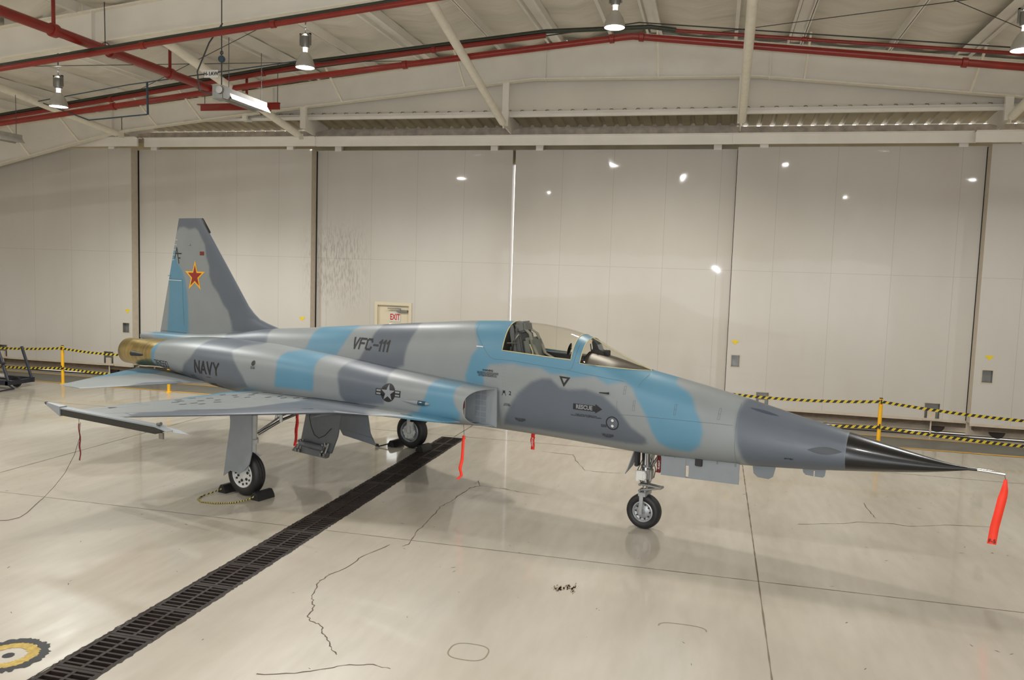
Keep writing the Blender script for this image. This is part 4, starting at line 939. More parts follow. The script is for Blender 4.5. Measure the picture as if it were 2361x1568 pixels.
# ejection seat
seat = empty('ejection_seat', parent=jet)
RS = Matrix.Rotation(math.radians(-13), 3, 'Y')
def sb(m, c, d): return m.box(Vector((-1.72, 0, 1.80))+RS @ Vector(c), d, RS)
m = MB(); sb(m, (-.02, 0, .30), (.10, .40, .72)); m.build('seat_back', M_seat, seat, bevel=.02)
m = MB()
for s_ in (-1, 1): sb(m, (-.09, s_*.19, .36), (.06, .04, .84))
m.build('seat_rail', M_dgrey, seat, bevel=.006)
m = MB(); sb(m, (.00, 0, .73), (.16, .24, .15)); m.build('headrest', M_dgrey, seat, bevel=.025)
m = MB(); sb(m, (.10, 0, .38), (.15, .34, .38)); m.build('parachute_pack', M_pack, seat, bevel=.04)
m = MB(); m.box((-1.48, 0, 1.86), (.44, .38, .14)); m.build('seat_cushion', M_olive, seat, bevel=.04)
m = MB(); m.box((-1.50, -.2, 1.94), (.38, .035, .22)); m.box((-1.50, .2, 1.94), (.38, .035, .22)); m.build('seat_side_plate', M_seat, seat, bevel=.012)
for s_ in (-1, 1):
    m = MB(); P = [Vector((-1.84, s_*.07, 2.50)), Vector((-1.73, s_*.10, 2.43)), Vector((-1.66, s_*.13, 2.28)), Vector((-1.60, s_*.12, 2.16)), Vector((-1.50, s_*.16, 2.10)), Vector((-1.40, s_*.10, 2.03))]
    V = []; F = []
    for i, p in enumerate(P): V += [p+Vector((0, -.034, 0)), p+Vector((0, .034, 0)), p+Vector((.008, .034, .006)), p+Vector((.008, -.034, .006))]
    for i in range(5):
        for q in range(4): F.append((4*i+q, 4*i+(q+1) % 4, 4*i+4+(q+1) % 4, 4*i+4+q))
    m.add(V, F); m.build('shoulder_strap', M_belt, seat)
m = MB(); m.tube([(-1.66, -.22, 2.30), (-1.60, -.235, 2.2), (-1.60, -.235, 2.05), (-1.66, -.22, 1.95)], .008, 6); m.build('oxygen_hose', M_cream, seat)
m = MB(); m.tube([(-1.22, -.10, 1.93), (-1.18, -.12, 2.06), (-1.16, -.06, 2.10), (-1.16, .06, 2.10), (-1.18, .12, 2.06), (-1.22, .10, 1.93)], .013, 8); m.build('ejection_handle', M_black, seat)
m = MB(); m.box((-1.93, -.13, 2.32), (.07, .05, .34)); m.box((-1.93, .13, 2.32), (.07, .05, .34)); m.tube([(-1.95, -.2, 2.1), (-1.9, -.24, 2.32), (-1.84, -.2, 2.42)], .012, 6); m.tube([(-1.96, -.28, 1.9), (-1.92, -.28, 2.25)], .015, 6); m.tube([(-1.96, -.33, 2.3), (-1.86, -.2, 2.3)], .01, 6); m.build('seat_catapult', M_steel, seat)

# ---- splitter plates, intake covers
for s_ in (-1, 1):
    intake = empty('air_intake', parent=jet)
    m = MB(); m.prism([(-1.955, s_*.512, 1.165), (-1.97, s_*.512, 1.694), (-2.62, s_*.512, 1.694), (-2.62, s_*.512, 1.165)], (0, s_*.024, 0)); o = m.build('splitter_plate', M_grey, intake)
    m = MB()
    for c in range(2):
        for r_ in range(6):
            if r_ == 0: z0, z1 = 1.21, 1.275
            z0 = 1.205+r_*.078; z1 = z0+.066; x0 = -2.12-.095*(c+1)+.0; m.bb((x0, s_*.5355, z0), (x0+.083, s_*.5375, z1))
    m.build('bleed_panel', mat('bleed_panel_grey', rgb(112, 118, 124), .6), intake, auto=False)
    v = nac_ring(-1.97, s_, inset=.026, xo=-2.40); v = [(-2.46, p[1], p[2]) for p in v]; m = MB(); m.prism(v, (-.06, 0, 0)); m.build('intake_cover', M_foam, intake, auto=False)
    m = MB(); yc = s_*.735; m.tube([(-2.455, yc, 1.33), (-2.455, yc, 1.60), (-2.44, yc-s_*.03, 1.60), (-2.42, yc-s_*.085, 1.55), (-2.42, yc-s_*.085, 1.40), (-2.44, yc-s_*.03, 1.34)], .013, 8, closed=True); m.build('cover_handle', M_maroon, intake)

# ---- exhaust shrouds
def sup(y0, w, zc, h, e, n=40): return [(y0+w*math.copysign(abs(math.cos(a))**(2/e), math.cos(a)), zc+h*math.copysign(abs(math.sin(a))**(2/e), math.sin(a))) for a in [2*PI*k/n for k in range(n)]]
for s_ in (-1, 1):
    ex_ = empty('exhaust_nozzle', parent=jet)
    a0 = [(p[1], p[2]) for p in nac_ring(-9.0, 1)]; zt0, zb0 = a0[-1][1], a0[0][1]
    a0 = [(y*.985, 1.594+(z-1.594)*.985) for y, z in a0]+[(0, zt0+(zb0-zt0)*k/24) for k in range(1, 24)]
    c0 = [(.385+.243*math.cos(-PI/2+PI*k/64), 1.575+.243*math.sin(-PI/2+PI*k/64)) for k in range(65)]+[(.385-.243*math.sin(PI*k/24), 1.575+.243*math.cos(PI*k/24)) for k in range(1, 24)]
    V = []; F = []; n = len(a0); st = [(-8.97, 0), (-9.04, .02), (-9.15, .12), (-9.28, .32), (-9.42, .58), (-9.55, .82), (-9.66, 1)]
    for x, u in st: V += [(x, s_*(p[0]*(1-u)+q[0]*u), p[1]*(1-u)+q[1]*u) for p, q in zip(a0, c0)]
    for i in range(len(st)-1):
        for k in range(n): F.append((i*n+k, i*n+(k+1) % n, (i+1)*n+(k+1) % n, (i+1)*n+k))
    o = fix_normals(mobj('shroud', V, F, M_brass, ex_))
    m = MB(); m.lathe([(.18, -9.5), (.240, -9.55), (.240, -9.75), (.236, -10.06), (.228, -10.07), (.22, -9.9), (.19, -9.3), (0, -9.2)], 48, Matrix.Translation((0, s_*.385, 1.575)), 'X'); m.build('tailpipe', M_brass, ex_)
    m = MB(); m.lathe([(0, -9.08), (.024, -9.28), (.048, -9.60), (.0, -9.61)], 14, Matrix.Translation((0, s_*.655, 1.575)), 'X'); m.build('fairing_spike', M_ink, ex_)

# ---- pitot
pit = empty('pitot_probe', parent=jet)
m = MB(); m.tube([(3.60, 0, 1.337), (3.70, 0, 1.337)], [.018, .014], 14); m.build('probe_base', M_black, pit)
m = MB(); m.tube([(3.70, 0, 1.337), (3.80, 0, 1.336), (3.955, 0, 1.327), (3.96, 0, 1.327)], [.017, .018, .018, .012], 14); m.build('probe_tube', M_chrome, pit)

# ---- lifting surfaces
def surface(name, span, LE, TE, zf_, thick, blue, dark, parent, side=-1, nc=90, ns=120, label=None, planar='xy', fillet=None):
    ys = np.linspace(span[0], span[1], ns); V = []; c = []
    t = (1-np.cos(np.linspace(0, PI, nc)))/2
    prof = 5*(.2969*np.sqrt(t)-.126*t-.3516*t**2+.2843*t**3-.1036*t**4)
    for y in ys:
        le, te = float(LE(y)), float(TE(y)); ch = le-te; th = float(thick(y))
        for up in (1, -1):
            rng = range(nc) if up == 1 else range(nc-2, 0, -1)
            for k in rng: 
                h = up*prof[k]*th
                if fillet and up == 1: h += fillet(le-ch*t[k], y)
                V.append((le-ch*t[k], side*y, float(zf_(y))+h) if planar == 'xy' else (le-ch*t[k], h, y))
    n = 2*nc-2; F = []
    for i in range(ns-1):
        for k in range(n): F.append((i*n+k, i*n+(k+1) % n, (i+1)*n+(k+1) % n, (i+1)*n+k))
    F.append(tuple(range(n))); F.append(tuple((ns-1)*n+k for k in range(n)))
    V = np.array(V); P = V[:, :2].copy() if planar == 'xy' else V[:, [0, 2]]
    if planar == 'xy': P[:, 1] = -np.abs(P[:, 1])
    o = mobj(name, V, F, M_paint, parent, cols=camo(P, blue, dark)); fix_normals(o); autosmooth(o, 40)
    if label: o['label'] = label
    return o, V, F
wLE = lambda y: np.interp(y, [.5, .80, .92, 1.02, 1.12, 1.41, 3.82], [-2.2, -2.42, -2.50, -2.60, -3.35, -4.04, -5.44])
wTE = lambda y: np.interp(y, [.5, .75, 3.82], [-6.66, -6.63, -6.20])
wZ = lambda y: 1.215+.047*(y-.84)
wT = lambda y: np.interp(y, [.5, 1.2, 1.5, 3.82], [.03, .035, .10, .045])
wings = {}
for s_ in (-1, 1):
    wg = empty('wing', parent=jet); wings[s_] = wg
    o, wv, wf = surface('wing_panel', (.5, 3.97), lambda y: np.where(y > 3.82, -5.44-(y-3.82)*.6, wLE(y)), wTE, wZ, wT, WING_BLUE, WING_DARK, wg, s_, nc=110, ns=150, fillet=lambda x, y: .07*max(0, 1-(y-.80)/(.40 if x > -4 else .40+.25*min(1, (-4-x)/.6)))*float(np.interp(x, [-6.65, -6.3, -5.4, -4.4, -3.2, -2.5, -2.3], [0, .5, .8, .95, 1, .35, 0])) if y > .5 else 0)
    if s_ == -1: BV_wing = BVHTree.FromPolygons([tuple(p) for p in wv], wf)
    # wingtip rail
    m = MB(); zr = 1.385
    m.prism([(-6.10, s_*4.00, zr-.05), (-6.10, s_*4.00, zr+.045), (-4.30, s_*4.00, zr+.045), (-4.16, s_*4.00, zr), (-4.30, s_*4.00, zr-.05)], (0, s_*.075, 0)); m.build('missile_rail', M_rail, wg, bevel=.006)
    m = MB(); m.add([(-6.10, s_*3.99, zr+.06), (-6.10, s_*4.085, zr+.06), (-6.10, s_*4.085, zr-.06), (-6.10, s_*3.99, zr-.06), (-6.46, s_*4.03, zr+.075), (-6.46, s_*4.05, zr+.075), (-6.46, s_*4.05, zr+.045), (-6.46, s_*4.03, zr+.045)], [(0, 1, 2, 3), (4, 7, 6, 5), (0, 4, 5, 1), (1, 5, 6, 2), (2, 6, 7, 3), (3, 7, 4, 0)])
    m.prism([(-6.10, s_*3.98, zr+.046), (-4.28, s_*3.98, zr+.046), (-4.10, s_*3.98, zr+.005), (-4.10, s_*3.98, zr-.0), (-4.3, s_*3.98, zr+.03), (-6.10, s_*3.98, zr+.03)], (0, s_*.10, 0)); m.build('rail_fairing', M_grey, wg)
    m = MB(); m.tube([(-6.44, s_*4.04, zr+.06), (-6.475, s_*4.04, zr+.061)], [.02, .014], 12); m.build('rail_light', M_black, wg)
    m = MB(); m.prism([(-4.42, s_*4.0, zr+.05), (-4.02, s_*3.96, zr+.012), (-3.86, s_*3.96, zr-.02), (-4.05, s_*3.99, zr-.02)], (0, s_*.008, .004)); m.build('rail_vane', M_grey, wg)
    m = MB(); m.bb((-4.27, s_*4.03, zr-.10), (-4.20, s_*4.05, zr-.03)); m.tube([(-4.30, s_*4.04, zr+.06), (-4.24, s_*4.04, zr+.07)], .02, 8); m.build('rail_latch', M_steel, wg)
sLE = lambda y: np.interp(y, [.3, 2.16], [-7.35, -8.78]); sTE = lambda y: np.interp(y, [.3, 2.10, 2.16], [-9.90, -9.37, -9.30])
for s_ in (-1, 1):
    o, _, _ = surface('stabilizer', (.3, 2.16), sLE, sTE, lambda y: 1.262-.042*(y-.3), lambda y: np.interp(y, [.3, 2.16], [.075, .018]), STAB_BLUE, STAB_DARK, jet, s_, nc=70, ns=80, label='grey horizontal tailplane with blue rear edge')
fLE = lambda z: np.interp(z, [1.85, 2.10, 2.19, 2.25, 2.31, 2.42, 2.53, 4.035], [-6.1, -6.3, -6.62, -6.86, -7.05, -7.21, -7.335, -8.53])
fTE = lambda z: np.interp(z, [1.85, 1.93, 4.0, 4.035], [-9.71, -9.69, -9.16, -9.15])
def ftop(y): return y
o, fvv, fff = surface('tail_fin', (1.85, 4.035), fLE, fTE, None, lambda z: np.interp(z, [1.85, 2.3, 4.035], [.17, .14, .045]), FIN_BLUE, FIN_DARK, jet, planar='xz', nc=90, ns=110, label='tall tail fin with dark grey leading edge and blue rudder')
fin = o; BV_fin = BVHTree.FromPolygons([tuple(p) for p in fvv], fff)
m = MB(); m.tube([(float(fLE(z))+.006, 0, z) for z in (3.78, 3.9, 4.0, 4.03)], [.018, .02, .02, .014], 8); m.build('leading_edge_cap', M_black, fin)

# ---- landing gear
def wheel(parent, c, R_, wd, hub_prof, hubmat, side=-1):
    """wheel with axle along y; side = which way the visible hub faces"""
    T = Matrix.Translation(c); w2 = wd/2
    m = MB(); pr = [(R_*.60, -w2*.72), (R_*.66, -w2*.92), (R_*.80, -w2), (R_*.91, -w2*.86), (R_*.975, -w2*.6), (R_, -w2*.3), (R_, -w2*.28), (R_*.985, -w2*.24), (R_, -w2*.2), (R_, w2*.2), (R_*.985, w2*.24), (R_, w2*.28), (R_, w2*.3), (R_*.975, w2*.6), (R_*.91, w2*.86), (R_*.80, w2), (R_*.66, w2*.92), (R_*.60, w2*.72)]
    m.lathe(pr, 56, T, 'Y'); ti = m.build('tire', M_rubber, parent)
    m = MB(); m.lathe([(r*R_, side*h*w2) for r, h in hub_prof], 48, T, 'Y'); m.build('hub', hubmat, parent)
    return ti
ng = empty('nose_gear', parent=jet)
wheel(empty('nose_wheel', parent=ng), (0, 0, .229), .229, .165, [(.60, .8), (.55, .86), (.52, .8), (.48, .55), (.40, .45), (.30, .62), (.16, .70), (.14, .8), (0, .8)], M_alu)
nose_wheel = [o for o in ng.children if o.name.startswith('nose_wheel')][0]
m = MB()
for k in range(10):
    a = 2*PI*k/10; m.lathe([(0, -.005), (.011, -.005), (.011, .002), (0, .002)], 8, Matrix.Translation((math.cos(a)*.096, -.044, .229+math.sin(a)*.096)), 'Y')
m.build('hub_hole', M_ink, nose_wheel)
m = MB()
for s_ in (-1, 1):
    m.prism([(-.035, s_*.10, .46), (.02, s_*.10, .46), (.02, s_*.105, .35), (.012, s_*.115, .22), (-.012, s_*.115, .22), (-.028, s_*.105, .35)], (0, s_*.018, 0))
m.bb((-.05, -.118, .44), (.05, .118, .49)); m.tube([(0, -.14, .229), (0, .14, .229)], .022, 14); m.build('fork', M_grey if False else M_alu, ng, bevel=.004)
m = MB(); m.tube([(0, 0, .48), (0, 0, .62)], .035, 18); m.build('piston', M_chrome, ng)
m = MB(); m.tube([(0, 0, .60), (0, 0, .62), (0, 0, .66), (0, 0, 1.12)], [.06, .075, .055, .05], 18); m.tube([(-.02, 0, .66), (-.02, 0, .70)], .09, 20); m.build('oleo_strut', M_steel, ng)
m = MB()
for s_ in (-1, 1):
    m.tube([(-.05, s_*.055, .585), (.22, s_*.035, .57)], .013, 8); m.tube([(.22, s_*.035, .565), (-.05, s_*.055, .505)], .013, 8)
m.tube([(.22, -.05, .568), (.22, .05, .568)], .018, 10); m.tube([(-.05, -.08, .585), (-.05, .08, .585)], .017, 10); m.tube([(-.05, -.08, .505), (-.05, .08, .505)], .017, 10); m.build('torque_link', M_galv, ng)
m = MB(); m.tube([(.06, 0, .80), (.24, 0, 1.10)], .02, 10); m.tube([(.04, -.07, .82), (.04, -.07, 1.12)], .02, 10); m.tube([(.06, 0, .80), (.13, -.02, 1.12)], .015, 8); m.build('drag_brace', M_steel, ng)
m = MB(); m.box((-.02, -.115, .72), (.13, .07, .12)); m.tube([(-.06, -.12, .64), (-.06, -.12, .78)], .035, 12); m.tube([(.03, -.13, .68), (.03, -.13, .76)], .03, 12); m.build('steering_unit', M_white, ng, bevel=.008)
m = MB(); m.box((.08, -.06, .74), (.07, .08, .13)); m.tube([(.10, -.1, .66), (.10, -.1, .80)], .02, 10); m.box((.0, .07, .78), (.10, .06, .16)); m.tube([(-.05, -.06, .84), (.09, -.08, .82)], .014, 8); m.build('hydraulic_unit', M_galv, ng, bevel=.008)
m = MB()
for q in range(7): 
    y0 = -.09+.03*q; m.tube([(-.04+.02*q, y0, .66), (-.07+.03*q, y0-.03, .78), (-.02+.012*q, y0, .92), (-.03+.02*q, y0, 1.08)], .006, 5)
m.build('hydraulic_hose', M_dark, ng)
m = MB(); m.prism([(-.10, .02, 1.06), (-.11, -.12, 1.06), (-.20, -.12, .78), (-.24, -.10, .70), (-.19, .04, .80)], (-.012, 0, 0)); m.build('rear_gear_door', M_grey, ng)
m = MB(); m.box((-.10, -.06, .92), (.05, .10, .2)); m.build('retraction_link', M_dark, ng, bevel=.01)
dr = empty('nose_gear_door', parent=ng)
yD = -.25
m = MB()   # long side door with a slot
P = [(.285, 1.052, .80), (1.255, 1.092, .828)]
def dz(x, u): return (1.045+(x-.285)*.045)*(1-u)+(.800+(x-.285)*.030)*u
for (xa, xb, ua, ub) in ((.285, .60, 0, 1), (.64, 1.255, 0, 1), (.60, .64, 0, .38), (.60, .64, .93, 1)):
    m.prism([(xa, yD, dz(xa, ua)), (xb, yD, dz(xb, ua)), (xb, yD+.01, dz(xb, ub)), (xa, yD+.01, dz(xa, ub))], (0, .014, 0))
m.build('door_skin', M_grey, dr, auto=False)
m = MB(); m.bb((.72, yD-.02, .985), (.81, yD+.04, 1.075)); m.build('door_bracket', M_ink, dr, bevel=.006)
m = MB()
for x in (.30, .45, .98, 1.20): m.bb((x, yD, 1.04), (x+.02, yD+.02, 1.10))
m.build('hinge', M_dgrey, dr, auto=False)
for s_ in (-1, 1):
    mg = empty('main_gear', parent=jet); XM = -5.22
    wh = empty('main_wheel', parent=mg)
    hubp = [(.63, .80), (.60, .92), (.56, .88), (.53, .62), (.42, .55), (.30, .60), (.20, .72), (0, .72)]
    wheel(wh, (XM, s_*1.93, .31), .31, .20, hubp, M_white, s_)
    m = MB()
    for k in range(12):
        a = 2*PI*k/12; rr = .145; m.lathe([(0, -.006), (.016, -.006), (.016, .003), (0, .003)], 10, Matrix.Translation((XM+math.cos(a)*rr, s_*(1.93+.066), .31+math.sin(a)*rr)), 'Y')
    for k in range(6):
        a = 2*PI*k/6+.3; rr = .095; m.lathe([(0, -.006), (.02, -.006), (.02, .003), (0, .003)], 10, Matrix.Translation((XM+math.cos(a)*rr, s_*(1.93+.068), .31+math.sin(a)*rr)), 'Y')
    m.build('hub_bolt', M_ink, wh)
    # inner side: brake and rim
    m = MB(); m.lathe([(.20, -s_*.085), (.185, -s_*.10), (.17, -s_*.085), (.165, -s_*.03), (0, -s_*.03)], 40, Matrix.Translation((XM, s_*1.93, .31)), 'Y'); m.build('inner_rim', M_alu, wh)
    m = MB(); m.lathe([(.05, -s_*.04), (.13, -s_*.05), (.14, -s_*.09), (.05, -s_*.10)], 7, Matrix.Translation((XM, s_*1.93, .31)), 'Y'); 
    for k in range(5):
        a = 2*PI*k/5+.5; m.lathe([(0, -s_*.08), (.028, -s_*.08), (.028, -s_*.12), (0, -s_*.12)], 12, Matrix.Translation((XM+math.cos(a)*.105, s_*1.93, .31+math.sin(a)*.105)), 'Y')
    m.build('brake', M_white, wh)
    m = MB(); ys_ = s_*1.82
    m.tube([(XM, s_*1.93, .31), (XM, ys_, .31)], .035, 14); m.tube([(XM, ys_, .31), (XM+.0, ys_, .60)], .035, 16); m.tube([(XM+.0, ys_, .60), (XM+.07, s_*1.86, 1.24)], .05, 16); m.build('oleo_strut', M_white, mg)
    m = MB(); a = Vector((XM+.08, s_*1.80, .86)); b = Vector((XM+.24, s_*1.50, 1.04)); c = Vector((XM+.42, s_*1.10, 1.18))
    m.tube([a, b], .022, 10); m.tube([b, c], .02, 10); m.tube([a+Vector((0, 0, .03)), b+Vector((-.03, 0, .05)), c+Vector((0, 0, .05))], .013, 8); m.build('side_brace', M_steel, mg)
    m = MB(); m.tube([b+Vector((0, s_*.02, -.03)), b+Vector((-.02, 0, .2))], .026, 10); m.tube([b+Vector((-.07, s_*.05, 0)), b+Vector((-.06, 0, .2))], .022, 10); m.build('brace_arm', M_white, mg)
    m = MB(); m.tube([(XM+.03, s_*1.83, .74), (XM+.04, s_*1.84, .80)], .065, 14); m.tube([(XM+.02, s_*1.82, .60), (XM+.14, s_*1.80, .56)], .015, 8); m.bb((XM+.02, s_*1.79, .42), (XM+.10, s_*1.85, .50)); m.build('scissor_link', M_white, mg)
    m = MB(); yd = s_*2.10
    dp = [(-5.39, 1.24), (-4.935, 1.26), (-4.94, .66), (-4.985, .50), (-5.08, .40), (-5.20, .33), (-5.24, .355), (-5.30, .35), (-5.36, .36), (-5.50, .265), (-5.44, .62), (-5.37, .98), (-5.365, 1.08)]
    m.prism([(x, yd, z) for x, z in dp], (0, -s_*.014, 0)); m.build('gear_door', M_dgrey if False else M_grey, mg, auto=False)
    # fuselage hinged inner door
    fd = empty('inner_gear_door', parent=jet)
    if s_ == -1:
        B = lambda x, z, y=-.35: (x, y+(1.0-z)*-.10, z)
        m = MB(); m.prism([B(-5.60, 1.06), B(-4.88, 1.06), B(-4.93, .62), B(-5.03, .34), B(-5.70, .36)], (0, .03, 0)); m.build('door_skin', M_dgrey, fd, auto=False)
        m = MB(); m.prism([B(-5.70, .42), B(-5.03, .36), B(-5.06, .27), B(-5.80, .295)], (0, -.08, .0)); m.build('door_foot', M_dgrey, fd, auto=False, bevel=.01)
        m = MB(); m.tube([B(-5.62, .44, -.42), B(-5.12, .42, -.42)], .045, 14); m.build('actuator_cylinder', M_dgrey, fd)
        m = MB()
        for x in (-5.66, -5.60, -5.14, -5.07): m.tube([B(x, .34, -.44), B(x+.02, .50, -.40)], .018, 8); m.box(B(x, .47, -.42), (.035, .05, .04)); m.box(B(x, .33, -.45), (.04, .05, .05))
        m.build('door_linkage', M_steel, fd)
        m = MB(); m.tube([B(-5.44, 1.02, -.40), B(-5.50, .88, -.40), B(-5.44, .72, -.40), B(-5.36, .60, -.40), B(-5.26, .56, -.40), B(-5.14, .62, -.40), B(-5.02, .74, -.40)], .006, 6); m.build('door_cable', M_dark, fd)
        m = MB(); m.prism([(-5.45, -.44, .86), (-4.62, -.44, 1.06), (-4.60, -.44, 1.09), (-5.05, -.44, 1.02)], (0, .06, 0)); m.build('door_strut', M_grey, fd, auto=False)
    else:
        B = lambda x, z: (x, .36, z)
        m = MB(); m.prism([B(-5.46, 1.06), B(-5.0, 1.06), B(-4.90, .56), B(-4.86, .49), B(-5.56, .56), B(-5.52, .80)], (0, .02, 0)); m.build('door_skin', M_grey, fd, auto=False)
        m = MB(); m.prism([B(-5.56, .555), B(-4.86, .485), B(-4.79, .365), B(-4.92, .385), B(-5.48, .45)], (0, .03, 0)); m.build('door_lower_edge', M_grey, fd, auto=False)

# ---- belly blades, light fairings
m = MB(); m.prism([(1.35, -.006, 1.05), (1.63, -.006, 1.07), (1.60, -.006, .93), (1.55, -.006, .895), (1.42, -.006, .90), (1.37, -.006, .94)], (0, .012, 0)); m.build('belly_antenna', M_grey, jet, auto=False)
m = MB(); m.prism([(1.93, -.006, 1.09), (2.19, -.006, 1.12), (2.18, -.006, 1.03), (2.16, -.006, 1.01), (2.07, -.006, 1.01), (2.07, -.006, 1.075), (2.055, -.006, 1.075), (2.055, -.006, 1.01), (1.97, -.006, 1.015), (1.94, -.006, 1.04)], (0, .012, 0)); m.build('belly_antenna', M_grey, jet, auto=False)
#END_JETGEO
# ================================================================ MARKINGS
def hit_side(bv, x, z, side=-1):
    h = bv.ray_cast(Vector((x, side*4, z)), Vector((0, -side, 0)))
    return h[0], h[1]
def hit_top(bv, x, y):
    h = bv.ray_cast(Vector((x, y, 4)), Vector((0, 0, -1)))
    return h[0], h[1]
def decal(name, V2, F, mt, parent, where='body', off=.0035, maxe=.045, label=None):
    bm = bmesh.new(); vs = [bm.verts.new((v[0], v[1], 0)) for v in V2]
    for f in F:
        try: bm.faces.new([vs[i] for i in f])
        except ValueError: pass
    bmesh.ops.triangulate(bm, faces=bm.faces)
    for _ in range(5):
        es = [e for e in bm.edges if e.calc_length() > maxe]
        if not es: break
        bmesh.ops.subdivide_edges(bm, edges=es, cuts=1)
        bmesh.ops.triangulate(bm, faces=bm.faces)
    bm.verts.ensure_lookup_table(); bad = []
    for v in bm.verts:
        if where == 'body': p, n = hit_side(BV_full, v.co.x, v.co.y)
        elif where == 'fin': p, n = hit_side(BV_fin, v.co.x, v.co.y)
        elif where == 'wing': p, n = hit_top(BV_wing, v.co.x, v.co.y)
        elif where == 'top': p, n = hit_top(BV_full, v.co.x, v.co.y)
        if p is None: bad.append(v); continue
        if where in ('body', 'fin') and n.y > 0: n = -n
        if where in ('wing', 'top') and n.z < 0: n = -n
        v.co = p+n*off
    if bad: bmesh.ops.delete(bm, geom=bad, context='VERTS')
    me = bpy.data.meshes.new(name); bm.to_mesh(me); bm.free(); me.materials.append(mt); me.shade_smooth()
    o = bpy.data.objects.new(name, me); COL.objects.link(o); o.parent = parent
    if label: o['label'] = label
    return o
def seg(a, b, w, ext=True):
    a, b = Vector(a), Vector(b); t = (b-a); L = t.length; t = t/L; n = Vector((-t.y, t.x))*w/2; e = t*w/2 if ext else t*0
    return [a-e+n, b+e+n, b+e-n, a-e-n]
def strokes(S_, w, x0=0, y0=0, h=1, sx=1):
    V = []; F = []
    for pl in S_:
        for i in range(len(pl)-1):
            a = (x0+pl[i][0]*h*sx, y0+pl[i][1]*h); b = (x0+pl[i+1][0]*h*sx, y0+pl[i+1][1]*h)
            q = seg(a, b, w); n = len(V); V += [tuple(v) for v in q]; F.append((n, n+1, n+2, n+3))
    return V, F
GL = {'V': [[(0, 1), (.22, 0), (.44, 1)]], 'F': [[(0, 0), (0, 1), (.45, 1)], [(0, .55), (.36, .55)]],
 'C': [[(.44, .8), (.36, 1), (.1, 1), (0, .88), (0, .12), (.1, 0), (.36, 0), (.44, .2)]], '-': [[(.05, .48), (.4, .48)]], '1': [[(.0, .78), (.14, 1), (.14, 0)]],
 'N': [[(0, 0), (0, 1), (.44, 0), (.44, 1)]], 'A': [[(0, 0), (.23, 1), (.46, 0)], [(.09, .3), (.37, .3)]], 'Y': [[(0, 1), (.23, .48), (.46, 1)], [(.23, .48), (.23, 0)]],
 '7': [[(0, .88), (0, 1), (.44, 1), (.16, 0)]], '6': [[(.44, .85), (.36, 1), (.08, 1), (0, .9), (0, .1), (.08, 0), (.36, 0), (.44, .1), (.44, .48), (.36, .56), (0, .56)]],
 '5': [[(.44, 1), (0, 1), (0, .58), (.36, .58), (.44, .5), (.44, .1), (.36, 0), (0, 0)]], '0': [[(.08, 0), (.36, 0), (.44, .12), (.44, .88), (.36, 1), (.08, 1), (0, .88), (0, .12), (.08, 0)]], 'I': [[(.1, 0), (.1, 1)]],
 '2': [[(0, .8), (.08, .95), (.3, 1), (.42, .85), (.4, .6), (.05, .0), (.46, .0)]]}
ADV = {'1': .34, '-': .52, 'I': .26}
def word(txt, x0, z0, h, w, total):
    adv = sum(ADV.get(c, .62) for c in txt)-(.62-.45); k = total/(adv*h); V = []; F = []; x = 0
    for c in txt:
        v, f = strokes([[(p[0]*k, p[1]) for p in pl] for pl in GL[c]], w, x0+x*h*k, z0, h); n = len(V); V += v; F += [tuple(i+n for i in q) for q in f]; x += ADV.get(c, .62)
    return V, F
def put(name, VF, mt, where='body', parent=None, **k): return decal(name, VF[0], VF[1], mt, parent or fus, where, **k)
v, f = word('VFC-111', -4.655, 2.035, .145, .030, .70); put('squadron_lettering', (v, f), M_ink, label='black VFC-111 lettering')
v, f = word('NAVY', -7.715, 1.425, .185, .034, .60); put('service_lettering', (v, f), M_ink, label='black NAVY lettering')
v, f = word('761550', -8.905, 1.418, .105, .011, .40); put('serial_number', (v, f), M_ink, label='black 761550 serial number')
def disc(cx, cz, r, n=40, r0=0): 
    if r0: 
        V = []; F = []
        for k in range(n): a = 2*PI*k/n; V += [(cx+r0*math.cos(a), cz+r0*math.sin(a)), (cx+r*math.cos(a), cz+r*math.sin(a))]
        for k in range(n): F.append((2*k, 2*k+1, 2*((k+1) % n)+1, 2*((k+1) % n)))
        return V, F
    return [(cx, cz)]+[(cx+r*math.cos(2*PI*k/n), cz+r*math.sin(2*PI*k/n)) for k in range(n)], [(0, k+1, (k+1) % n+1) for k in range(n)]
def star(cx, cz, r, q=.382, rot=0):
    P = [(cx, cz)]+[(cx+(r if k % 2 == 0 else r*q)*math.sin(rot+PI*k/5), cz+(r if k % 2 == 0 else r*q)*math.cos(rot+PI*k/5)) for k in range(10)]
    return P, [(0, k+1, (k+1) % 10+1) for k in range(10)]
def rect(x0, z0, x1, z1): return [(x0, z0), (x1, z0), (x1, z1), (x0, z1)], [(0, 1, 2, 3)]
def merge(*L):
    V = []; F = []
    for v, f in L: n = len(V); V += list(v); F += [tuple(i+n for i in q) for q in f]
    return V, F
rcx, rcz = -3.575, 1.505
put('roundel', merge(disc(rcx, rcz, .130), rect(rcx-.222, rcz-.046, rcx+.222, rcz+.046)), M_ink, label='black national roundel with grey star and bars')
put('roundel_bar', merge(*[rect(rcx+a, rcz+b, rcx+a+.075, rcz+b+.024) for a in (-.205, .130) for b in (.010, -.034)]), M_bedgrey, off=.005)
put('roundel_star', star(rcx, rcz, .125), M_bedgrey, off=.0055)
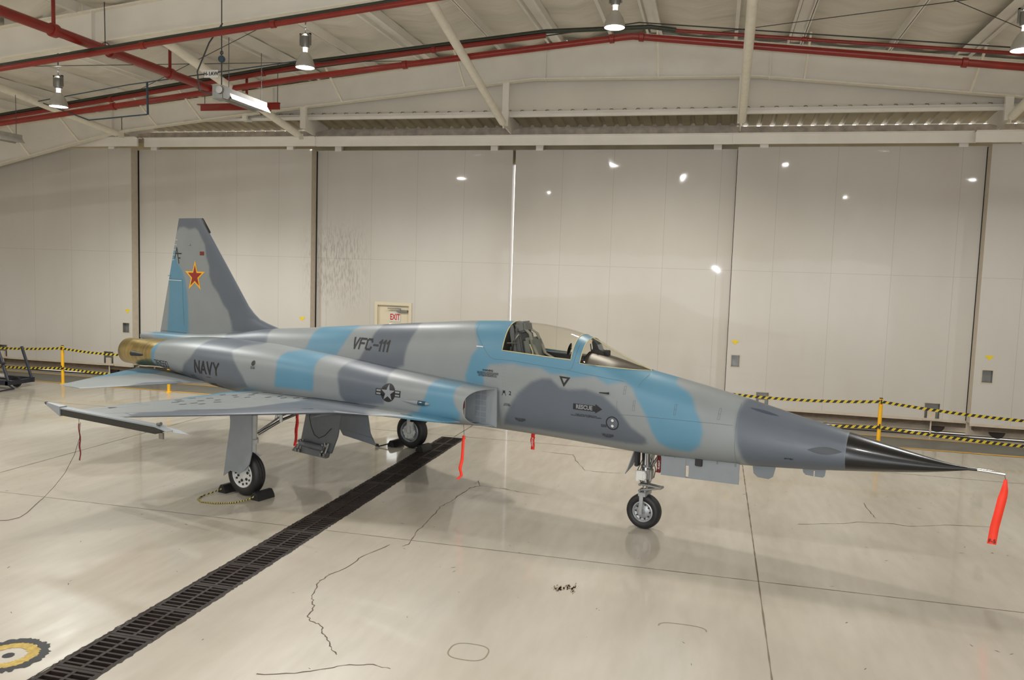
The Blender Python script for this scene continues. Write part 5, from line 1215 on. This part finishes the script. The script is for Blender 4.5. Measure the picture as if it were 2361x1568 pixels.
# rescue arrow
ax0, az0 = -.858, 1.570
put('rescue_arrow', ([(ax0, az0+.038), (-.545, 1.607), (-.545, 1.632), (-.452, 1.573), (-.545, 1.510), (-.545, 1.532), (ax0, az0-.038)], [(0, 1, 5, 6), (2, 3, 4)]), M_ink, label='black arrow with grey RESCUE lettering')
V, F = text_mesh('RESCUE', .074, sx=.90, bold=.0028); put('rescue_lettering', ([(-.702+v[0], az0+v[1]) for v in V], F), M_bedgrey, off=.006, maxe=.06)
def small(txt, x, z, size, name='stencil_text', sx=1, mt=None, bold=.0005, where='body', rot=0):
    V, F = text_mesh(txt, size, sx=sx, bold=bold); c, s_ = math.cos(rot), math.sin(rot)
    return decal(name, [(x+v[0]*c-v[1]*s_, z+v[0]*s_+v[1]*c) for v in V], F, mt or M_ink, fus, where, off=.003, maxe=.3)
small('WARNING', -2.17, 1.915, .036, bold=.0012); small('THIS AIRCRAFT CONTAINS CANOPY\nREMOVER CONTAINING EXPLOSIVE\nCHARGE. SEE APPLICABLE T.O.\nFOR COMPLETE INSTRUCTIONS', -2.17, 1.862, .021)
small('PUSH LATCH TO OPEN DOOR\nPULL D-HANDLE AFT TO JETTISON CANOPY', -.672, 1.462, .0215); small('STATIC\nPORTS', -.43, 1.362, .024); small('PUSH TO DRAIN\nRELEASE DRAIN\nCANOPY', -.385, 1.232, .022); small('PUSH TO DRAIN\nRELEASE DRAIN\nCANOPY', -1.665, 1.283, .022)
small('ATTACH\nJACK HERE', -1.85, 1.478, .022); small('BATTERY', 1.83, 1.245, .024, bold=.001); small('DANGER\nARRESTING HOOK', -7.40, 1.215, .05, bold=.002); small('2', -7.80, 1.335, .085, bold=.001); small('2', -1.802, 1.638, .075, bold=.0015)
small('LG 275', -7.80, 1.275, .03); small('L.G. VALVE', -7.40, 1.36, .025); small('OIL FILL\nACCESS', -6.31, 1.62, .028)
put('jacking_mark', merge(rect(-1.915, 1.632, -1.878, 1.668), strokes([[(-1.913, 1.634), (-1.925, 1.603)], [(-1.88, 1.634), (-1.868, 1.603)]], .007)), M_ink)
put('jacking_mark', merge(rect(-7.885, 1.33, -7.86, 1.355), strokes([[(-7.883, 1.332), (-7.893, 1.312)], [(-7.862, 1.332), (-7.853, 1.312)]], .006)), M_ink)
tri = [(-1.078, 1.942), (-.918, 1.934), (-1.004, 1.805)]
put('ejection_triangle', (tri, [(0, 1, 2)]), M_ink, label='black warning triangle'); c_ = (-1.0, 1.898)
put('triangle_centre', ([(c_[0]+(p[0]-c_[0])*.45, c_[1]+(p[1]-c_[1])*.45) for p in tri], [(0, 1, 2)]), M_bedgrey, off=.005)
put('static_port_ring', disc(-.311, 1.412, .088, r0=.074), M_ink); put('static_port', merge(disc(-.309, 1.447, .018, 18), disc(-.311, 1.375, .018, 18)), M_white)
put('formation_light', rect(-2.403, 2.222, -2.293, 2.236), M_white)
put('oil_door', disc(-6.312, 1.690, .042, 24), M_ink)
def leaf(x0, x1, z0, z1, h, n=14, skew=.62):
    V = []
    for k in range(n+1): u = k/n; V.append((x0+(x1-x0)*u, z0+(z1-z0)*u+h*math.sin(PI*u**skew if skew > 1 else PI*u)**.9*(1)))
    for k in range(n-1, 0, -1): u = k/n; V.append((x0+(x1-x0)*u, z0+(z1-z0)*u-h*math.sin(PI*u)**.9))
    return V, [tuple(range(len(V)))]
put('gun_port', leaf(2.02, 2.385, 1.380, 1.392, .042), mat('gun_port_dark', rgb(40, 41, 44), .45)); put('gun_blast_trough', leaf(1.325, 1.66, 1.765, 1.70, .011), mat('trough_shadow_paint', rgb(52, 62, 80), .5))  # near-black port and dark blue trough groove as flat decals
M_seam = mat('panel_seam_dark', rgb(84, 98, 106), .6)
def line(pts, w=.005): return strokes([[tuple(p) for p in pts]], w)
seams = [[(-2.50, 2.53), (-2.47, 2.42), (-2.34, 2.28), (-2.23, 2.165), (-2.16, 2.10), (-2.084, 2.077), (-1.818, 2.081), (-1.35, 2.052), (-.985, 2.027), (-.94, 2.034), (-.917, 2.06), (-.905, 2.12), (-.89, 2.25), (-.888, 2.35)],
 [(-.968, 2.022), (-.60, 1.985), (-.205, 1.943)], [(-.43, 1.526), (.08, 1.547), (.73, 1.556), (1.185, 1.56)], [(-.248, 1.327), (-.211, 1.286), (-.146, 1.149)], [(-.265, 1.50), (-.25, 1.60), (-.26, 1.70)],
 [(1.222, 1.80), (1.22, 1.56), (1.228, 1.10)], [(.05, 2.04), (0, 1.95), (-.03, 1.88)], [(1.86, 1.44), (1.86, 1.30), (1.66, 1.30)], [(1.86, 1.44), (1.68, 1.455)], [(1.75, 1.72), (1.78, 1.62)], [(1.95, 1.67), (1.97, 1.60)]]
for (xa, za) in ((-.036, 1.665), (.483, 1.670), (1.01, 1.670), (-.177, 1.84)):
    hh = .062 if za < 1.8 else .05; seams.append([(xa-.012, za-hh), (xa+.012, za-hh), (xa+.012, za+hh), (xa-.012, za+hh), (xa-.012, za-hh)]); seams.append([(xa-.012, za), (xa+.012, za)])
put('panel_seam', merge(*[line(q, .0035) for q in seams]), M_seam, off=.002)
dots = []
for k in range(22): dots.append(disc(1.25+.055*k, 1.655-.0125*k*.6, .0035, 6))
for k in range(8): dots.append(disc(-2.28+.045*k, 2.03-.004*k, .0035, 6)); dots.append(disc(-1.945+.004*k, 1.99-.045*k, .0035, 6)); dots.append(disc(-1.905+.004*k, 1.99-.045*k, .0035, 6))
for k in range(26): dots.append(disc(-4.3+.05*k, 2.33+.004*k, .003, 6))
put('rivet_row', merge(*dots), M_seam, off=.002)
# small probes and lights standing off the skin
m = MB(); m.tube([(-.50, -.465, 1.785), (-.40, -.475, 1.788), (-.365, -.475, 1.79)], [.006, .009, .014], 10); m.tube([(-.40, -.43, 1.788), (-.40, -.478, 1.788)], .008, 8); m.build('aoa_probe', M_ink, fus)
for s_ in (-1, 1):
    nl = empty('navigation_light', parent=jet)
    m = MB(); m.lathe([(0, -3.34), (.022, -3.18), (.034, -3.06), (.034, -3.03)], 18, Matrix.Translation((0, s_*.862, 1.423)), 'X'); m.lathe([(.026, -2.905), (.012, -2.86), (0, -2.84)], 18, Matrix.Translation((0, s_*.862, 1.423)), 'X'); m.build('light_fairing', M_grey, nl)
    m = MB(); m.lathe([(.034, -3.03), (.034, -2.96), (.026, -2.905)], 18, Matrix.Translation((0, s_*.862, 1.423)), 'X'); m.build('light_lens', M_lens, nl)
# fin markings
put('fin_star_border', star(-8.668, 2.995, .292), M_stargold, 'fin', fin, off=.003, label='gold star border'); put('fin_star', star(-8.668, 2.995, .205), M_starred, 'fin', fin, off=.005, label='dark red five pointed star')
put('tail_code', merge(*[(seg(a, b, .020, False), [(0, 1, 2, 3)]) for a, b in (((-9.200, 3.512), (-9.262, 3.305)), ((-9.205, 3.512), (-9.132, 3.213)), ((-9.225, 3.400), (-9.055, 3.397)), ((-9.155, 3.318), (-9.09, 3.316)))]), M_ink, 'fin', fin)
put('fin_light', rect(-8.537, 3.376, -8.425, 3.443), mat('dark_red_lens', rgb(110, 22, 18), .3), 'fin', fin)
wl = [rect(float(fTE(z))+.008, z-.004, float(fTE(z))+.068, z+.004) for z in (3.646, 3.555, 3.462, 3.37, 3.28)]+[rect(float(fTE(2.907))+.008, 2.902, -9.05, 2.912)]
put('fin_index_line', merge(*wl), M_white, 'fin', fin)
put('fin_seam', merge(line([(float(fTE(2.93))+.01, 2.93), (-9.03, 2.93), (-8.97, 2.1)], .005), line([(-9.62, 1.955), (-8.90, 1.955)], .012)), M_seam, 'fin', fin, off=.002)
m = MB(); m.tube([(-8.86, -.03, 3.555), (-8.80, -.035, 3.557)], [.008, .014], 8); m.tube([(float(fTE(2.99))-.03, -.008, 2.99), (float(fTE(2.99))+.03, -.008, 2.99)], .008, 8); m.build('fin_fairing', M_grey, fin)
# wing markings
wpn = [o for o in wings[-1].children if o.name.startswith('wing_panel')][0]
dash = []
def dsh(x, y, l=.15, w=.028, a=0):
    c, s_ = math.cos(a), math.sin(a); dash.append(([(x+c*i-s_*j, y+s_*i+c*j) for i, j in ((-l/2, -w/2), (l/2, -w/2), (l/2, w/2), (-l/2, w/2))], [(0, 1, 2, 3)]))
for (x, y) in ((-6.20, -2.30), (-5.98, -2.52), (-5.72, -2.60), (-6.26, -2.02), (-6.05, -1.88), (-5.80, -1.95), (-5.60, -2.12), (-5.58, -2.40), (-5.88, -2.18), (-6.05, -2.38), (-5.72, -2.42),
               (-6.32, -1.42), (-6.12, -1.36), (-5.92, -1.50), (-5.80, -1.40), (-5.98, -1.16), (-6.05, -1.02), (-5.60, -1.18), (-5.52, -1.02), (-5.36, -1.10), (-5.20, -1.0), (-5.05, -.95)): dsh(x, y, .10, .032, .9+.7*random.random())
put('walkway_dash', merge(*dash), M_ink, 'wing', wpn, off=.003)
put('wing_root_seam', line([(-6.05, -.875), (-5.4, -.885), (-4.6, -.885), (-4.1, -.88)], .02), M_ink, 'wing', wpn, off=.003)
put('wing_mark', ([(-6.15, -3.42), (-6.02, -3.48), (-6.06, -3.34)], [(0, 1, 2)]), M_ink, 'wing', wpn)
put('wing_seam', merge(line([(-5.52, -3.60), (-5.36, -3.62)], .008), line([(-4.25, -1.36), (-4.04, -1.43)], .008), line([(-6.10, -3.9), (-5.95, -2.95), (-6.42, -2.90)], .006), line([(-6.36, -2.86), (-6.2, -.9)], .006), line([(-5.62, -3.8), (-4.42, -1.45)], .005)), M_seam, 'wing', wpn, off=.002)
V, F = text_mesh('NO STEP', .055, bold=.001); put('wing_stencil', merge(([(-4.36+v[0]*.45-v[1]*.8, -1.62+v[0]*.6+v[1]*.55) for v in V], F), ([(-3.12+v[0]*.9, -1.02+v[1]*.7) for v in V], F)), M_ink, 'wing', wpn, maxe=.3)
stab = [o for o in jet.children if o.name.startswith('stabilizer')][0]

# ================================================================ LOOSE THINGS ROUND THE JET
def ribbon(name, pts, w, mt, label, group='remove before flight streamers', wdir=(1, 0, 0), txt=None, tcol=None, tsize=.03, string=None, trot=0, tpos=.75, taper=None, flat=.12):
    """pts: world points down the ribbon; wdir: width direction"""
    t = empty(name, pts[0], label=label, cat='warning streamer', group=group)
    o0 = Vector(pts[0]); P = [Vector(p)-o0 for p in pts]; W_ = Vector(wdir).normalized(); D = W_.cross(Vector((0, 0, 1))).normalized(); V = []; F = []
    N = 28; L = len(P)-1
    for k in range(N+1):
        u = k/N*L; i = min(L-1, int(u)); p = P[i].lerp(P[i+1], u-i); ww = w*(taper[0]+(1-taper[0])*min(1, k/N/taper[1]) if taper else 1)/2
        tw = flat*math.sin(k*.33); wd = (W_*math.cos(tw)+D*math.sin(tw))
        for a in (-1, 1):
            for d in (-.0012, .0012): V.append(p+wd*a*ww+D*(d+.006*math.sin(k*.5)))
    for k in range(N):
        b = 4*k; c = b+4
        F += [(b, b+2, c+2, c), (b+1, c+1, c+3, b+3), (b, c, c+1, b+1), (b+2, b+3, c+3, c+2)]
    mobj('ribbon', V, F, mt, t)
    if string: 
        m = MB(); m.tube([Vector(q)-o0 for q in string], .003, 5); m.build('cord', M_cable, t)
    if txt:
        V, F = text_mesh(txt, tsize, bold=tsize*.02); u = tpos*L; i = min(L-1, int(u)); p = P[i].lerp(P[i+1], u-i); c, s_ = math.cos(trot), math.sin(trot)
        toc = (CAMLOC-(o0+p)); side = D if D.dot(toc) > 0 else -D
        rt = Vector((0, 0, 1)).cross(side)
        mobj('lettering', [p+side*.014+rt*(v[0]*c-v[1]*s_)+Vector((0, 0, 1))*(v[0]*s_+v[1]*c) for v in V], F, tcol or M_ink, t, smooth=False)
    return t
ux = Vector((math.cos(AH), math.sin(AH), 0))
W3 = lambda x, y, z: frA(x, y, z)
ribbon('warning_streamer', [W3(3.963, 0, 1.275), W3(3.96, .0, 1.15), W3(3.93, .0, .95), W3(3.90, 0, .75), W3(3.885, 0, .565)], .085, M_fluor, 'bright red streamer marked F-5 hanging from the nose probe', wdir=ux, txt='F-5', tsize=.055, tpos=.955, string=[W3(3.945, 0, 1.33), W3(3.965, 0, 1.27)], taper=(.35, .35))
ribbon('warning_streamer', [W3(-2.47, -.55, .985), W3(-2.475, -.56, .80), W3(-2.49, -.56, .62), W3(-2.51, -.56, .52), W3(-2.49, -.56, .42), W3(-2.55, -.56, .36)], .05, M_fluor, 'narrow bright red streamer dangling below the near intake cover', wdir=ux, string=[W3(-2.44, -.62, 1.37), W3(-2.44, -.62, 1.17), W3(-2.47, -.56, 1.10), W3(-2.47, -.55, .98)])
ribbon('warning_streamer', [W3(-1.62, -.10, 1.05), W3(-1.63, -.10, .97), W3(-1.62, -.10, .83)], .06, M_red, 'short red tag reading FLIGHT under the belly behind the cockpit', wdir=ux, txt='FLIGHT', tcol=M_white, tsize=.038, tpos=.62, trot=-PI/2)
ribbon('warning_streamer', [W3(.195, -.06, 1.02), W3(.20, -.07, .93), W3(.205, -.07, .84), W3(.19, -.07, .78)], .065, M_maroon, 'dark red looped streamer beside the nose gear strut', wdir=ux, txt='FLIGHT', tcol=M_white, tsize=.035, tpos=.5, trot=PI/2, taper=(.6, .3))
ribbon('warning_streamer', [W3(-4.72, -1.45, 1.18), W3(-4.74, -1.45, .95), W3(-4.77, -1.45, .68)], .055, M_red, 'long red streamer hanging beside the near main gear', wdir=ux, txt='REMOVE BEFORE FLIGHT', tcol=M_maroon, tsize=.04, tpos=.5, trot=-PI/2)
ribbon('warning_streamer', [W3(-5.76, -4.05, 1.27), W3(-5.75, -4.05, 1.10), W3(-5.745, -4.05, .95), W3(-5.75, -4.05, .82)], .03, M_maroon, 'dark maroon streamer hanging under the near wingtip rail', wdir=ux, txt='FLIGHT', tcol=M_white, tsize=.025, tpos=.35, trot=-PI/2, string=[W3(-5.76, -4.05, 1.33), W3(-5.76, -4.05, 1.27)])
GW = [#WIRE
 (-7.33, 8.13, 1.30),
 (-7.367, 8.15, 1.102),
 (-7.532, 8.25, 0.863),
 (-7.868, 8.457, 0.554),
 (-8.272, 8.704, 0.272),
 (-8.703, 8.969, 0.006),
 (-8.63, 8.82, 0.006),
 (-8.384, 8.374, 0.006),
 (-8.312, 8.188, 0.006),
 (-8.349, 8.062, 0.006),
 (-8.43, 8.014, 0.006),
 (-8.649, 7.972, 0.006),
]
m = MB()
if GW: m.tube(GW, .0028, 5); o = m.build('ground_wire', M_iron); tag(o, 'thin grounding wire running from the near wingtip down across the floor', 'wire')
# wheel chocks
def chock(x, y, label, L=.30, rope=False):
    t = empty('wheel_chock', tuple(W3(x, y, 0)), AH, label=label, cat='wheel chock', group='black rubber wheel chocks')
    m = MB(); m.prism([(-.085, -L/2, 0), (.085, -L/2, 0), (.075, -L/2, .05), (.03, -L/2, .115), (-.03, -L/2, .115), (-.075, -L/2, .05)], (0, L, 0)); m.build('block', M_rubber, t, bevel=.006)
    m = MB(); m.tube([(0, L/2, .06), (0, L/2+.03, .06)], .02, 8); m.build('rope_knot', M_rope, t)
    return t
chock(-4.90, -1.93, 'black rubber chock in front of the near main wheel'); chock(-5.56, -1.93, 'black rubber chock behind the near main wheel')
chock(-4.90, 1.87, 'black rubber chock in front of the far main wheel, beside the drain'); chock(-5.54, 1.87, 'black rubber chock behind the far main wheel')
m = MB(); m.tube([W3(-5.56, -2.08, .06), W3(-5.60, -2.2, .03), W3(-5.62, -2.36, .012), W3(-5.55, -2.50, .012), W3(-5.40, -2.56, .012), W3(-5.2, -2.50, .012), W3(-5.02, -2.34, .012), W3(-4.93, -2.18, .03), W3(-4.90, -2.08, .06)], .010, 8); o = m.build('chock_rope', M_rope); tag(o, 'yellow and black rope looped between the near wheel chocks', 'rope')
m = MB(); m.tube([W3(-5.57, 1.72, .06), W3(-5.66, 1.62, .03), W3(-5.72, 1.58, .012)], .012, 8); m.lathe([(0, -.03), (.035, -.02), (.035, .02), (0, .03)], 10, Matrix.Translation(W3(-5.74, 1.57, .035)), 'Z'); o = m.build('chock_rope', M_rubber); tag(o, 'short dark rope with knotted end behind the far main wheel chock', 'rope')
#END_MARKS
